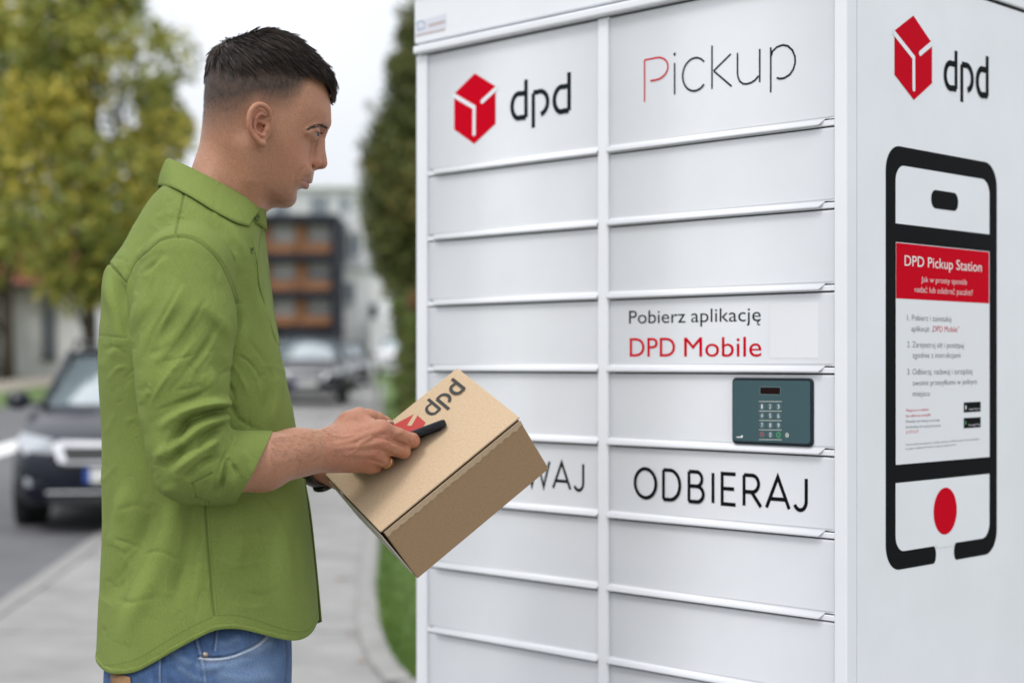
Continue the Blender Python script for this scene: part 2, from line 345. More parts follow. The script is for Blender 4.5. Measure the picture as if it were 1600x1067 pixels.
# anthracite and orange apartment block
def PX(px, y=92.): return (px-CX)/FPX*y
def PZ(py, y=92.): return CAMH+(Y0-py)/FPX*y
bx = PX(330); bz = gz(92)
ap = empty('apartment_block', (bx, 92, bz), 0, 'anthracite apartment block with orange cladding panels behind the man\'s chin', 'building')
def bX(px): return PX(px)-bx
def bZ(py): return PZ(py)-bz
MB().box(bX(335), bX(526), 1.0, 12, -.5, bZ(336)).build('wall', M_anth, ap)
for a, c in ((335, 349), (396, 409), (454, 466), (508, 600)):
    MB().box(bX(335), bX(527), -.3 if c < 600 else .3, 1.0, bZ(c) if c < 600 else -.5, bZ(a)).build('floor_slab' if c < 600 else 'base', M_anth, ap)
for a, c in ((335, 341), (518, 529)): MB().box(bX(a), bX(c), -.32, 1.2, -.5, bZ(335.5)).build('pillar', M_anth, ap)
for (t0, t1) in ((349, 396), (409, 454), (466, 508)):
    for (a, c) in ((341, 352), (401, 421), (460, 478)): MB().box(bX(a), bX(c), .3, .99, bZ(t1), bZ(t0)).build('cladding_panel', M_or, ap)
    mid = t0+(t1-t0)*.64
    for (a, c) in ((352, 401), (421, 460), (478, 518)):
        window(ap, bX(a), bX(c), bZ(mid), bZ(t0), .9, M_frame, M_win, random.uniform(.45, .95))
        MB().box(bX(a)+.01, bX(c)-.01, .1, .2, bZ(t1)+.01, bZ(mid)-.01).build('balcony_front', M_or if random.random() < .75 else M_wh2, ap)
# white block behind it
wy = 125.; wx = (395-CX)/FPX*wy
wb = empty('white_apartment_building', (wx, wy, gz(wy)), 0, 'pale flat roofed apartment building rising behind the orange and anthracite block', 'building')
q = lambda px: (px-CX)/FPX*wy-wx
w = lambda py: CAMH+(Y0-py)/FPX*wy-gz(wy)
MB().box(q(380), q(556), 0, 12, -.5, w(294)).build('wall', M_wh2, wb); MB().box(q(378), q(558), -.4, 12.3, w(294), w(290)).build('roof_edge', M_wh, wb)
for (a, c) in ((425, 452), (484, 514), (530, 546)): window(wb, q(a), q(c), w(336), w(306), -.05)
for py in (350, 395, 440, 485): window(wb, q(531), q(546), w(py+26), w(py), -.05)
# lower white houses right of it
ly_ = 96.; lx = (528-CX)/FPX*ly_
lb = empty('white_terrace_house', (lx, ly_, gz(ly_)), 0, 'white stepped house between the dark apartment block and the hedge', 'house')
q = lambda px: (px-CX)/FPX*ly_-lx
w = lambda py: CAMH+(Y0-py)/FPX*ly_-gz(ly_)
MB().box(q(530), q(600), 0, 9, -.5, w(420)).build('wall', M_wh, lb); MB().box(q(530), q(575), 1.5, 9, w(420), w(330)).build('upper_floor', M_wh2, lb)
MB().box(q(529), q(602), -.3, 9.2, w(420), w(414)).build('roof_edge', M_wh2, lb)
window(lb, q(537), q(556), w(475), w(440), -.05); window(lb, q(578), q(590), w(505), w(475), -.05, M_dk, M_dk); window(lb, q(540), q(560), w(400), w(360), 1.45)
b = MB(); b.box(q(585), q(640), -3, 6, -.5, w(500)); b.build('annex', M_wh2, lb)

# fallen leaves on the pavement and the edge of the lawn
M_fall = mat('fallen_leaf_brown', (.26, .13, .045), .8, var=.3, vscale=40)
rl = np.random.default_rng(31)
for px, py, lab in ((578, 1012, 'dry brown leaf on the pavement beside the bend of the lawn edging'), (590, 1046, 'dry brown leaf on the pavement nearest the foot of the locker'), (548, 990, 'dry brown leaf in the middle of the pavement right of the shirt hem'), (566, 1034, 'dry brown leaf on the pavement left of the edging, second from the bottom'),
 (571, 945, 'dry brown leaf by the edging just below the tilted parcel'), (535, 905, 'dry brown leaf far out on the pavement below the parcel'), (606, 1058, 'dry brown leaf lying on the concrete edging at the bottom')):
    p = G(px, py); a = rl.uniform(0, 6.28); s = rl.uniform(.022, .04); c, n = math.cos(a), math.sin(a)
    pts = [(-1, 0, .12), (-.5, .42, .05), (.2, .5, .1), (.75, .25, .02), (1.1, 0, .2), (.75, -.25, .06), (.2, -.5, .15), (-.5, -.42, .02), (-1.6, .03, .02)]
    b = MB(); v = [((x*c-y*n)*s, (x*n+y*c)*s, .006+z*s) for x, y, z in pts]+[(0, 0, .004)]
    b.add(v, [(9, j, (j+1) % 8) for j in range(8)]+[(0, 8, 7)])
    o = b.build('fallen_leaf', M_fall); o.location = p; tag(o, lab, 'leaf', 'fallen leaves on the pavement')
# ================================================================== CARS
M_tyre = mat('tyre_rubber', (.018, .018, .018), .85); M_rim = mat('alloy_rim', (.45, .45, .46), .3, metal=.9)
M_chr = mat('chrome_trim', (.75, .75, .76), .15, metal=1); M_blk = mat('black_plastic', (.015, .015, .016), .5)
M_lamp = mat('headlamp_glass', (.38, .40, .43), .1, spec=.6, coat=.5); M_plate = mat('plate_white', (.7, .7, .68), .5); M_eu = mat('plate_blue', (.02, .07, .35), .5)
M_cglass = mat('car_glass', (.22, .27, .29), .05, spec=.9, coat=1)  # pale base colour stands in for sky reflected in the glass
def car(loc, rz, paint, label, H=1.46, Wd=1.79, Ln=4.6, rails=False, detail=True, cname='parked_car', cat='car'):
    t = empty(cname, loc, rz, label, cat, 'cars parked along the street')
    M_p = mat('car_paint', paint, .3, metal=0, coat=.16, spec=.15); hw = Wd/2; k = H/1.46
    st = [(0, .76, .27, .60), (.06, .84, .22, .66), (.22, .92, .2, .74), (.6, .98, .2, .84), (1.15, 1, .2, .95), (2.3, 1.0, .2, .98), (3.6, 1.0, .22, 1.0), (4.25, .95, .24, 1.0), (4.52, .88, .3, .97), (4.6, .8, .36, .9)]
    b = MB(); v = []; n = 0
    for y, w_, zb, zt in st:
        y *= Ln/4.6; w_ *= hw; zb *= k; zt *= k; zm = (zb+zt)/2
        half = [(0, zb), (w_*.86, zb), (w_*.97, zb+.1), (w_, zm), (w_*.985, zt-.12), (w_*.93, zt-.03), (w_*.7, zt+.012), (0, zt+.035)]
        ring = half+[(-x, z) for x, z in half[-2:0:-1]]; n = len(ring); v += [(x, y, z) for x, z in ring]
    f = [(i*n+j, i*n+(j+1) % n, (i+1)*n+(j+1) % n, (i+1)*n+j) for i in range(len(st)-1) for j in range(n)]
    f += [tuple(range(n))[::-1], tuple(range((len(st)-1)*n, len(st)*n))]
    b.add(v, f); b.build('body', M_p, t, smooth=True, bevel=0)
    # greenhouse: glass hull and painted roof
    gs = [(1.15, .80, .955), (1.2, .80, .985), (2.0, .66, 1.40), (2.25, .655, 1.425), (3.5, .64, 1.42), (3.9, .63, 1.36), (4.4, .72, 1.0)]
    b = MB(); v = []
    for y, w_, zt in gs:
        y *= Ln/4.6; zt *= k; z0 = .95*k; wb_ = .84; u = min(1, max(0, (zt-z0)/(.47*k))); wt = hw*(wb_-(wb_-.70)*u)
        v += [(-hw*wb_*.995, y, z0-.01), (-wt, y, zt), (0, y, zt+.03*u), (wt, y, zt), (hw*wb_*.995, y, z0-.01)]
    m_ = 5; f = [(i*m_+j, i*m_+j+1, (i+1)*m_+j+1, (i+1)*m_+j) for i in range(len(gs)-1) for j in range(m_-1)]
    b.add(v, f); b.build('window_glass', M_cglass, t, smooth=True)
    b = MB(); v = []
    for y in (1.93, 2.3, 3.0, 3.6, 3.85):
        e = -.03*k if y in (1.93,) else (-.045*k if y == 3.85 else 0)
        for x in (-.715, -.6, -.3, 0, .3, .6, .715): v.append((x*hw, y*Ln/4.6, (1.44+.03*(1-x*x*1.6))*k+e-(.02 if abs(x) > .7 else 0)))
    f = [(i*7+j, i*7+j+1, (i+1)*7+j+1, (i+1)*7+j) for i in range(4) for j in range(6)]
    b.add(v, f); o = b.build('roof', M_p, t, smooth=True); sm = o.modifiers.new('thick', 'SOLIDIFY'); sm.thickness = .03
    for s in (-1, 1):
        for (a, c) in (((.83, 1.16, .95), (.70, 1.98, 1.42)), ((.84, 2.75, .97), (.705, 2.75, 1.43)), ((.84, 4.35, .98), (.70, 3.85, 1.40))):
            MB().tube([(s*a[0]*hw, a[1]*Ln/4.6, a[2]*k), (s*c[0]*hw, c[1]*Ln/4.6, c[2]*k)], .035, 6).build('pillar', M_p, t, smooth=True)
        mb = MB(); mb.lathe([(.0, -.03), (.09, -.02), (.11, .02), (.09, .05), (.0, .06)], 12, Matrix.Translation((s*(hw+.12), 1.55*Ln/4.6, 1.0*k)) @ Matrix.Rotation(R_(90), 4, 'X') @ Matrix.Scale(.75, 4, (0, 1, 0)))
        mo = mb.build('door_mirror', M_p, t, smooth=True)
        MB().tube([(s*(hw*.9), 1.5*Ln/4.6, .96*k), (s*(hw+.06), 1.55*Ln/4.6, .98*k)], .02, 6).build('mirror_arm', M_blk, mo)
        if rails:
            MB().tube([(s*.66*hw, 2.0, 1.46*k), (s*.66*hw, 2.1, 1.52*k), (s*.66*hw, 3.6, 1.52*k), (s*.66*hw, 3.75, 1.45*k)], .018, 6).build('roof_rail', M_blk, t, smooth=True)
        # headlight
        hl = MB(); hl.add([(s*.50*hw, .02, .60*k), (s*.80*hw, .085, .60*k), (s*.90*hw, .26, .70*k), (s*.86*hw, .30, .76*k), (s*.56*hw, .06, .715*k)], [(0, 1, 2, 3, 4)])
        o = hl.build('headlight', M_lamp, t); sm = o.modifiers.new('thick', 'SOLIDIFY'); sm.thickness = .05; sm.offset = 0
        MB().box(s*.70*hw-.09, s*.70*hw+.09, .0, .08, .36*k, .44*k).build('fog_light', M_lamp, t, bevel=.02)
        for y in (.93, 3.62):
            wh = MB(); M_ = Matrix.Translation((s*(hw-.115), y*Ln/4.6, .315*k)) @ Matrix.Rotation(R_(90), 4, 'Y')
            wo = empty('wheel', (0, 0, 0)); wo.parent = t
            wh.lathe([(.21, -.1), (.29, -.105), (.315*k, -.08), (.318*k, 0), (.315*k, .08), (.29, .105), (.21, .1)], 28, M_).build('tyre', M_tyre, wo, smooth=True)
            MB().lathe([(.0, s*.1), (.05, s*.1), (.2, s*.085), (.212, s*.1), (.205, s*.02), (0, s*.02)], 20, M_).build('rim', M_rim, wo, smooth=True)
            ar = MB(); ar.lathe([(.30, -s*.02), (.365*k, -s*.02), (.365*k, s*.118), (.335*k, s*.118)], 28, M_); ar.build('wheel_arch', M_blk, t, smooth=True)
    if detail:
        b = MB(); ys = -.035; b.add([(-.50, ys+.06, .685*k), (-.44, ys+.045, .715*k), (.44, ys+.045, .715*k), (.50, ys+.06, .685*k), (.45, ys, .55*k), (.40, ys, .53*k), (-.40, ys, .53*k), (-.45, ys, .55*k)], [(0, 1, 2, 3, 4, 5, 6, 7)])
        o = b.build('grille', M_chr, t); sm = o.modifiers.new('thick', 'SOLIDIFY'); sm.thickness = .06; sm.offset = 0
        b = MB(); b.add([(-.43, -.03, .672*k), (.43, -.03, .672*k), (.39, -.07, .57*k), (-.39, -.07, .57*k)], [(0, 1, 2, 3)]); gi = b.build('grille_mesh', M_blk, o); sm = gi.modifiers.new('thick', 'SOLIDIFY'); sm.thickness = .02; sm.offset = 0
    MB().box(-.62*hw, .62*hw, -.03, .08, .312*k, .332*k).build('lower_trim', M_chr, t, bevel=.01)
    MB().box(-.6*hw, .6*hw, -.025, .08, .22*k, .295*k).build('air_intake', M_blk, t, bevel=.01)
    pl = MB().box(-.26, .26, -.06, -.045, .40*k, .51*k).build('number_plate', M_plate, t); MB().box(-.26, -.215, -.066, -.0605, .40*k, .51*k).build('blue_strip', M_eu, pl)
    return t
p = G(186, 833, 0); yaw = math.atan(-SL)
car((p.x, p.y, gz(p.y)), yaw*1.6, (.011, .014, .022), 'dark blue grey estate car with roof rails parked behind the man', 1.47, 1.79, 4.7, True)
p = G(478, 634); car((p.x, p.y, gz(p.y)), yaw*1.0, (.018, .018, .021), 'dark sport utility car parked nearest the pavement below the apartment block', 1.62, 1.85, 4.6, True)
p = G(508, 612); car((p.x, p.y, gz(p.y)), yaw, (.16, .165, .175), 'grey car parked behind the dark sport utility car', 1.5, 1.8, 4.5)
p = G(536, 602); car((p.x, p.y, gz(p.y)), yaw, (.03, .03, .035), 'small black car third in the row of parked cars', 1.46, 1.76, 4.3)
p = G(574, 600); car((p.x, p.y+14, gz(p.y+14)), yaw, (.6, .6, .61), 'white car at the far end of the street beside the hedge', 1.7, 1.85, 4.6)
p = G(452, 612); car((p.x-1.5, p.y+3, gz(p.y+3)), yaw, (.5, .51, .53), 'light grey car behind the man\'s chest on the far side of the road', 1.5, 1.8, 4.5)
# ================================================================== PARCEL LOCKER
TH = .78688; LC = Vector(((1323-CX)/FPX*2.45, 2.45, 0))
DT = Vector((-math.sin(TH), math.cos(TH), 0)); DS = Vector((math.cos(TH), math.sin(TH), 0))
def FR(px, py):                                        # photo position -> (x, z) on the front plane of the locker
    d = (px-CX)/FPX; t = (LC.x-d*LC.y)/(math.sin(TH)+d*math.cos(TH)); y = LC.y+t*math.cos(TH); return (-t, CAMH+(Y0-py)/FPX*y)
def SI(px, py):                                        # photo position -> (y, z) on the side plane
    d = (px-CX)/FPX; t = (LC.x-d*LC.y)/(d*math.sin(TH)-math.cos(TH)); y = LC.y+t*math.sin(TH); return (t, CAMH+(Y0-py)/FPX*y)
M_lw = mat('white_powder_coat', (.775, .79, .825), .40, var=.03, vscale=5, bump=.12, bscale=900, bdist=.0004)
M_lw2 = mat('white_side_panel', (.775, .79, .825), .36, var=.04, vscale=4, bump=.10, bscale=700, detail=8, bdist=.0004)
M_in = mat('dark_gap', (.012, .012, .013), .8)
M_red = mat('red_vinyl', (.56, .001, .014), .62, spec=.03); M_ink = mat('charcoal_vinyl', (.012, .018, .023), .62, spec=.03); M_blkv = mat('black_vinyl', (.007, .008, .009), .6, bump=.15, bscale=500, spec=.04)
M_pap = mat('white_paper', (.76, .77, .80), .5); M_wink = mat('white_ink', (.8, .8, .8), .5); M_gink = mat('grey_ink', (.12, .13, .15), .6); M_sk = mat('faded_sticker', (.66, .67, .74), .5)
M_pink = mat('faded_red_ink', (.50, .42, .42), .6); M_bink = mat('faded_blue_ink', (.36, .42, .55), .6)
lock = empty('parcel_locker', tuple(LC), math.atan2(-math.cos(TH), math.sin(TH)), 'tall white parcel locker with two columns of doors, keypad terminal and red cube logos', 'parcel locker')
X0, X1, X2, X3, X4 = [FR(p, 500)[0] for p in (650, 666.5, 933.5, 949.5, 1303)]
ZB = [CAMH+.628]+[CAMH+.377-.1296*k for k in range(0, 12)]
WL = X0; DP = .62; ZT = CAMH+.735; ZBOT = ZB[-1]
MB().box(WL+.004, -.0035, .018, DP, .06, ZT-.03).build('cabinet', M_in, lock)
MB().box(WL, 0, .004, DP, -.012, .06).build('plinth', M_in, lock)
# frame stiles, mullion, bottom rail, header
MB().box(X4, 0, 0, .030, .06, ZB[0]-.002).build('stile', M_lw, lock, bevel=.0025)
MB().box(X2, X3, 0, .030, .06, ZB[0]-.012).build('mullion', M_lw, lock, bevel=.0025)
MB().box(X0, X1, 0, .030, .06, ZB[0]-.012).build('stile', M_lw, lock, bevel=.0025)
MB().box(X1+.001, X2-.001, .003, .03, .06, ZBOT-.008).build('kick_plate', M_lw, lock, bevel=.002); MB().box(X3+.001, X4-.001, .003, .03, .06, ZBOT-.008).build('kick_plate', M_lw, lock, bevel=.002)
hd_ = MB().box(WL-.001, .0, -.004, .05, ZB[0]+.012, ZT).build('header', M_lw, lock, bevel=.003)
MB().box(WL+.004, -.004, -.013, .02, ZB[0]-.010, ZB[0]+.006).build('header_trim', M_lw, lock, bevel=.004, seg=3)
MB().box(WL-.012, .012, -.012, DP+.01, ZT, ZT+.03).build('roof', M_lw, lock, bevel=.006)
sp = MB().box(-.003, .0005, .0305, DP, .06, SI(1545, 0)[1]-.003).build('side_panel', M_lw2, lock, bevel=.001)
MB().box(-.003, .004, .052, DP+.002, SI(1545, 0)[1]+.003, ZT-.001).build('side_header', M_lw2, lock, bevel=.002)
MB().box(WL, WL+.003, .031, DP, .06, ZT-.001).build('side_panel', M_lw2, lock); MB().box(WL+.003, -.003, DP-.003, DP+.001, .06, ZT-.001).build('back_panel', M_lw2, lock)
# doors
PR = [(.0035, .0150), (.0035, .0125), (.0032, .0105), (.0024, .0088), (.0010, .0070), (-.0010, .0048), (-.0040, .0012), (-.0058, -.0012)]
def door(xl, xr, zt, zb, hinge):
    """sheet-metal door with a flared lip along its lower edge; hinge +1: the lip stops short at the right"""
    a, c = xl+.0015, xr-.0015; top = zt-.006
    b = MB(); v = [(a, .0105, top), (c, .0105, top), (a, .0046, top), (c, .0046, top), (a, .0035, top-.0012), (c, .0035, top-.0012), (a, .0035, top-.004), (c, .0035, top-.004)]
    for y, z in PR:
        q = min(1, max(0, (.0086-z)/.0098)); e1 = 0 if z > .0100 else .016+.009*q; e2 = 0 if z > .0087 else -.004+.005*max(0, q-.4)
        l, r = (a+e2, c-e1) if hinge > 0 else (a+e1, c-e2); v += [(l, y, zb+z), (r, y, zb+z)]
    k = len(v)//2; b.add(v, [(2*i, 2*i+1, 2*i+3, 2*i+2) for i in range(k-1)])
    o = b.build('locker_door', M_lw, lock, smooth=True); sm = o.modifiers.new('thick', 'SOLIDIFY'); sm.thickness = .0012; sm.offset = -1
    s0, s1 = ((c-.017, c) if hinge > 0 else (a, a+.017))
    MB().box(s0, s1, .0034, .0098, zb+.0079, zb+.0104).build('hinge_strip', M_lw, o)      # plain strip beside the end of the lip
    return o
def rail(xl, xr, z): MB().box(xl+.0005, xr-.0005, .0015, .020, z-.0035, z+.0055).build('rail', M_lw, lock, bevel=.001, seg=1)
doorsL = []; doorsR = []
for i in range(len(ZB)-1):
    doorsL.append(door(X1, X2, ZB[i] if i else ZB[0]-.008, ZB[i+1], -1)); doorsR.append(door(X3, X4, ZB[i] if i else ZB[0]-.008, ZB[i+1], 1))
    rail(X1, X2, ZB[i+1]); rail(X3, X4, ZB[i+1])
# thin inner returns beside every column (the strip of frame next to the doors)
for xa in (X1, X3): MB().box(xa+.0002, xa+.0014, .0005, .02, .07, ZB[0]-.012).build('frame_return', M_lw, lock)
# ------------------------------------------------------------------ print on the locker
class Plane:
    """maps photo positions to a flat face of a thing; out(u, v, h) gives local 3-D points"""
    def __init__(s, fn, out): s.fn = fn; s.out = out
PF = Plane(FR, lambda u, v, h: (u, .0035-h, v)); PT = Plane(SI, lambda u, v, h: (.0005+h, u, v))
def flat(polys, pl, name, m, parent, h=.0004, conv=True):
    """polygons given in photo positions (or plane coordinates) as thin print on a face"""
    b = MB()
    for i, p in enumerate(polys):
        q = [pl.fn(*a) for a in p] if conv else p
        b.v_n = len(b.v); n = len(q)
        b.add([pl.out(x, y, h+i*.00003) for x, y in q], [tuple(range(n))])
    return b.build(name, m, parent)
def ribbon(pts, w, closed=False):
    pts = [Vector((p[0], p[1])) for p in pts]; n = len(pts); out = []
    Lp = []; Rp = []
    for i, p in enumerate(pts):
        a = pts[i-1] if (i > 0 or closed) else p; c = pts[(i+1) % n] if (i < n-1 or closed) else p
        d1 = (p-a).normalized() if (p-a).length > 1e-9 else (c-p).normalized(); d2 = (c-p).normalized() if (c-p).length > 1e-9 else d1
        n1 = Vector((-d1.y, d1.x)); n2 = Vector((-d2.y, d2.x)); mm = (n1+n2); mm = mm.normalized() if mm.length > 1e-6 else n1
        k = w/2/max(.35, mm.dot(n1)); Lp.append(p+mm*k); Rp.append(p-mm*k)
    for i in range(n if closed else n-1):
        j = (i+1) % n; out.append([tuple(Lp[i]), tuple(Lp[j]), tuple(Rp[j]), tuple(Rp[i])])
    return out
def arc(cx, cy, rx, ry, a0, a1, n=18): return [(cx+rx*math.cos(R_(a0+(a1-a0)*i/n)), cy+ry*math.sin(R_(a0+(a1-a0)*i/n))) for i in range(n+1)]
GL = {   # stroke alphabet, cap height 1
 'O': (1.05, [arc(.5, .5, .46, .5, 90, 450, 36)]), 'D': (.95, [[(.1, 0), (.1, 1)], [(.1, 1), (.38, 1)]+arc(.38, .5, .42, .5, 90, -90, 20)+[(.1, 0)]]),
 'B': (.82, [[(.1, 0), (.1, 1)], [(.1, 1), (.42, 1)]+arc(.42, .76, .22, .24, 90, -90, 12)+[(.1, .52)], [(.42, .52)]+arc(.44, .26, .26, .26, 90, -90, 14)+[(.1, 0)]]),
 'I': (.28, [[(.14, 0), (.14, 1)]]), 'E': (.74, [[(.64, 1), (.1, 1), (.1, 0), (.64, 0)], [(.1, .51), (.58, .51)]]),
 'R': (.82, [[(.1, 0), (.1, 1)], [(.1, 1), (.40, 1)]+arc(.42, .73, .25, .27, 90, -90, 14)+[(.1, .46)], [(.40, .46), (.76, 0)]]),
 'A': (.90, [[(.02, 0), (.45, 1), (.88, 0)], [(.16, .29), (.74, .29)]]), 'J': (.62, [[(.48, 1), (.48, .3)]+arc(.26, .28, .22, .28, 0, -155, 12)]),
 'N': (.92, [[(.1, 0), (.1, 1), (.78, 0), (.78, 1)]]), 'W': (1.25, [[(.02, 1), (.32, 0), (.62, 1), (.92, 0), (1.22, 1)]]),
 'd': (.98, [[(.80, 1.48), (.80, .0)], [(.80, .965)]+arc(.44, .48, .36, .485, 75, 285, 24)+[(.80, .0)]]),
 'p': (1.0, [[(.16, -.5), (.16, .93)], [(.16, .955)]+arc(.46, .48, .38, .475, 105, -80, 24)]),
 'P': (1.0, [[(.06, -.45), (.06, 1.0)], [(.06, 1.0), (.42, 1.0)]+arc(.46, .62, .38, .38, 90, -90, 16)+[(.26, .24)]]),
 'i': (.42, [[(.14, 0), (.14, 1.0)], [(.14, 1.27), (.14, 1.36)]]), 'c': (1.05, [arc(.54, .5, .5, .52, 42, 318, 26)]),
 'k': (.86, [[(.1, 0), (.1, 1.42)], [(.74, .98), (.16, .46)], [(.2, .50), (.78, 0)]]), 'u': (1.0, [[(.1, 1), (.1, .42)]+arc(.46, .42, .36, .44, 180, 300, 14)+[(.86, .3)], [(.86, 1), (.86, 0)]]),
 'q': (1.1, [[(.12, -.42), (.12, 1)], [(.12, .72)]+arc(.54, .5, .44, .52, 145, -100, 24)])}
def strokes(s, pl, name, m, parent, left, right, cap, wt, h=.0004, gap=.13):
    """word drawn with strokes: left and right end of its baseline, cap height and weight (share of the cap height)"""
    x = 0; tot = sum(GL[c][0]+gap for c in s)-gap
    (u0, v0), (u1, v1) = left, right
    sx = (u1-u0)/tot; sy = cap; first = None
    for c in s:
        adv, gs = GL[c]; polys = []
        for g in gs:
            pts = [(u0+(x+a)*sx, v0+(v1-v0)*((x+a)/tot)+bq*sy) for a, bq in g]
            polys += ribbon(pts, wt*cap, False)
        x += adv+gap; flat(polys, pl, name, m, parent, h, conv=False)
_fc = {}
def text(s, pl, name, m, parent, left, right, cap, weight=0., h=.0004):
    """small print set in the built-in typeface; left/right/cap in plane coordinates"""
    cu = bpy.data.curves.new('t', 'FONT'); cu.body = s; cu.size = 1; cu.offset = weight; cu.resolution_u = 4
    o = bpy.data.objects.new('t', cu); COL.objects.link(o); bpy.context.view_layer.update()
    me = bpy.data.meshes.new_from_object(o.evaluated_get(bpy.context.evaluated_depsgraph_get())); bpy.data.objects.remove(o)
    n = len(me.vertices); co = np.empty(n*3, np.float32); me.vertices.foreach_get('co', co); co = co.reshape(-1, 3)
    (u0, v0), (u1, v1) = left, right; xa, xb = co[:, 0].min(), co[:, 0].max(); t = (co[:, 0]-xa)/(xb-xa)
    U = u0+(u1-u0)*t; V = v0+(v1-v0)*t+co[:, 1]/.70*cap
    new = np.array([pl.out(a, b_, h) for a, b_ in zip(U, V)], np.float32); me.vertices.foreach_set('co', new.ravel()); me.update()
    return link(name, me, m, parent)
def logo(pl, parent, hexa, s1, s2, w, name='cube_emblem'):
    e = flat([hexa], pl, name, M_red, parent, .0004)
    c = lambda p: [pl.fn(*q) for q in p]
    pol = ribbon(c(s1), w)+ribbon(c(s2), w)
    for end in (c(s1)[-1], c(s2)[-1]): pol.append([(end[0]+w/2*math.cos(i*.393), end[1]+w/2*math.sin(i*.393)) for i in range(16)])
    flat(pol, pl, 'arrow_line', M_lw, e, .0008, conv=False); return e
k = 3.556; cp = lambda x, y: (640+x/k, y/k)
d0 = doorsL[0]
logo(PF, d0, [cp(355, 408), cp(471, 480), cp(471, 688), cp(352, 800), cp(241, 720), cp(241, 522)], [cp(236, 528), cp(353, 597), cp(352, 744)], [cp(482, 486), cp(398, 564)], .0085)
def wordmark(pl, parent, name, m, letters, wt, sc_, h=.0004):
    """letters of the dpd mark: each (glyph, left px, baseline px, right px, baseline px, x-height px)"""
    for g, a, b_, xh in letters:
        polys = []
        u0, v0 = pl.fn(*a); u1, v1 = pl.fn(*b_); cap = pl.fn(a[0], a[1]-xh/sc_)[1]-v0
        adv, gs = GL[g]; xs_ = [q[0] for s_ in gs for q in s_]; xa, xb = min(xs_), max(xs_)
        ww = wt*cap; u0 += ww/2; u1 -= ww/2
        for s_ in gs: polys += ribbon([(u0+(x-xa)/(xb-xa)*(u1-u0), v0+(v1-v0)*(x-xa)/(xb-xa)+y*cap) for x, y in s_], ww)
        flat(polys, pl, name, m, parent, h, conv=False)
wordmark(PF, d0, 'letter', M_ink, [('d', cp(553, 662), cp(650, 650), 140), ('p', cp(671, 645), cp(771, 628), 135), ('d', cp(788, 628), cp(890, 612), 142)], .20, k)
d1 = doorsR[0]; k2 = 3.5575; cq = lambda x, y: (940+x/k2, y/k2)
wordmark(PF, d1, 'letter', M_red, [('P', cq(228, 495), cq(366, 470), 160)], .058, k2)
wordmark(PF, d1, 'letter', M_ink, [('c', cq(440, 512), cq(568, 494), 175)], .062, k2)
def stem(pts, w_): return ribbon([PF.fn(*cq(*p)) for p in pts], w_)
sw = .0033
ci = PF.fn(*cq(399, 302))
for pol in ([*stem([(399, 350), (399, 526)], sw), [(ci[0]+.0026*math.cos(i*.524), ci[1]+.003*math.sin(i*.524)) for i in range(12)]], stem([(607, 253), (607, 495)], sw)+stem([(712, 300), (616, 395)], sw)+stem([(618, 396), (716, 480)], sw),
 stem([(749, 294), (749, 405), (752, 430), (762, 452), (780, 466), (800, 467), (825, 460), (848, 445), (866, 422)], sw)+stem([(873, 272), (873, 457)], sw),
 stem([(934, 263), (934, 514)], sw)+stem([(936, 312), (944, 285), (968, 262), (1000, 250), (1030, 256), (1055, 280), (1069, 315), (1070, 350), (1060, 385), (1040, 415), (1010, 434), (985, 438), (968, 432)], sw)):
    flat(pol, PF, 'letter', M_ink, d1, conv=False)
strokes('ODBIERAJ', PF, 'letter', M_blkv, doorsR[5], FR(989, 776), FR(1264, 798), FR(989, 731)[1]-FR(989, 776)[1], .125)
strokes('NADAWAJ', PF, 'letter', M_blkv, doorsL[5], FR(700, 747), FR(914, 767), FR(880, 724)[1]-FR(880, 765)[1], .118)
dm = doorsR[3]
hc_ = FR(981, 485.0)[1]-FR(981, 505.5)[1]
text('Pobierz', PF, 'word', M_ink, dm, FR(981, 505.5), FR(1069, 504), hc_, -.002); text('aplikacje', PF, 'word', M_ink, dm, FR(1078, 503.5), FR(1187, 501.5), hc_, -.002)
flat(ribbon([FR(*p) for p in ((1184.5, 501), (1181.5, 504), (1182.5, 507), (1186, 507))], .0018), PF, 'ogonek', M_ink, dm, .0005, conv=False)
hc_ = FR(982, 527.5)[1]-FR(982, 557)[1]; text('DPD', PF, 'word', M_red, dm, FR(982, 557), FR(1053, 557), hc_, .0); text('Mobile', PF, 'word', M_red, dm, FR(1067, 557), FR(1188, 557), hc_, .0)
flat([[(1201, 473.5), (1277, 472), (1277, 559.5), (1201, 559.5)]], PF, 'sticker', M_pap, dm, .0003)      # blank sticker where the square code stands
# ------------------------------------------------------------------ keypad terminal
kt = 7.1118; ck = lambda x, y: FR(1130+x/kt, 570+y/kt)
tl, tr, bl_ = ck(105, 141), ck(1003, 141), ck(1003, 915)
def rrect(x0, x1, z0, z1, r, n=6):
    p = []
    for cx_, cz_, a0 in ((x1-r, z1-r, 0), (x0+r, z1-r, 90), (x0+r, z0+r, 180), (x1-r, z0+r, 270)):
        p += [(cx_+r*math.cos(R_(a0+90*i/n)), cz_+r*math.sin(R_(a0+90*i/n))) for i in range(n+1)]
    return p
M_bez = mat('dark_bezel', (.012, .018, .025), .4, spec=.25); M_face = mat('teal_grey_panel', (.052, .100, .115), .3, spec=.3, var=.05, vscale=6); M_scr = mat('dark_screen', (.010, .003, .006), .2, spec=.3)
M_key = mat('pale_print', (.52, .55, .50), .5); M_green = mat('green_print', (.03, .45, .10), .5); M_rp = mat('red_print', (.6, .02, .03), .5)
tx0, tx1, tz1, tz0 = tl[0], tr[0], tl[1], bl_[1]
FM = Matrix(((1, 0, 0, 0), (0, 0, -1, .0035), (0, 1, 0, 0), (0, 0, 0, 1)))         # (u, v, out) -> locker space
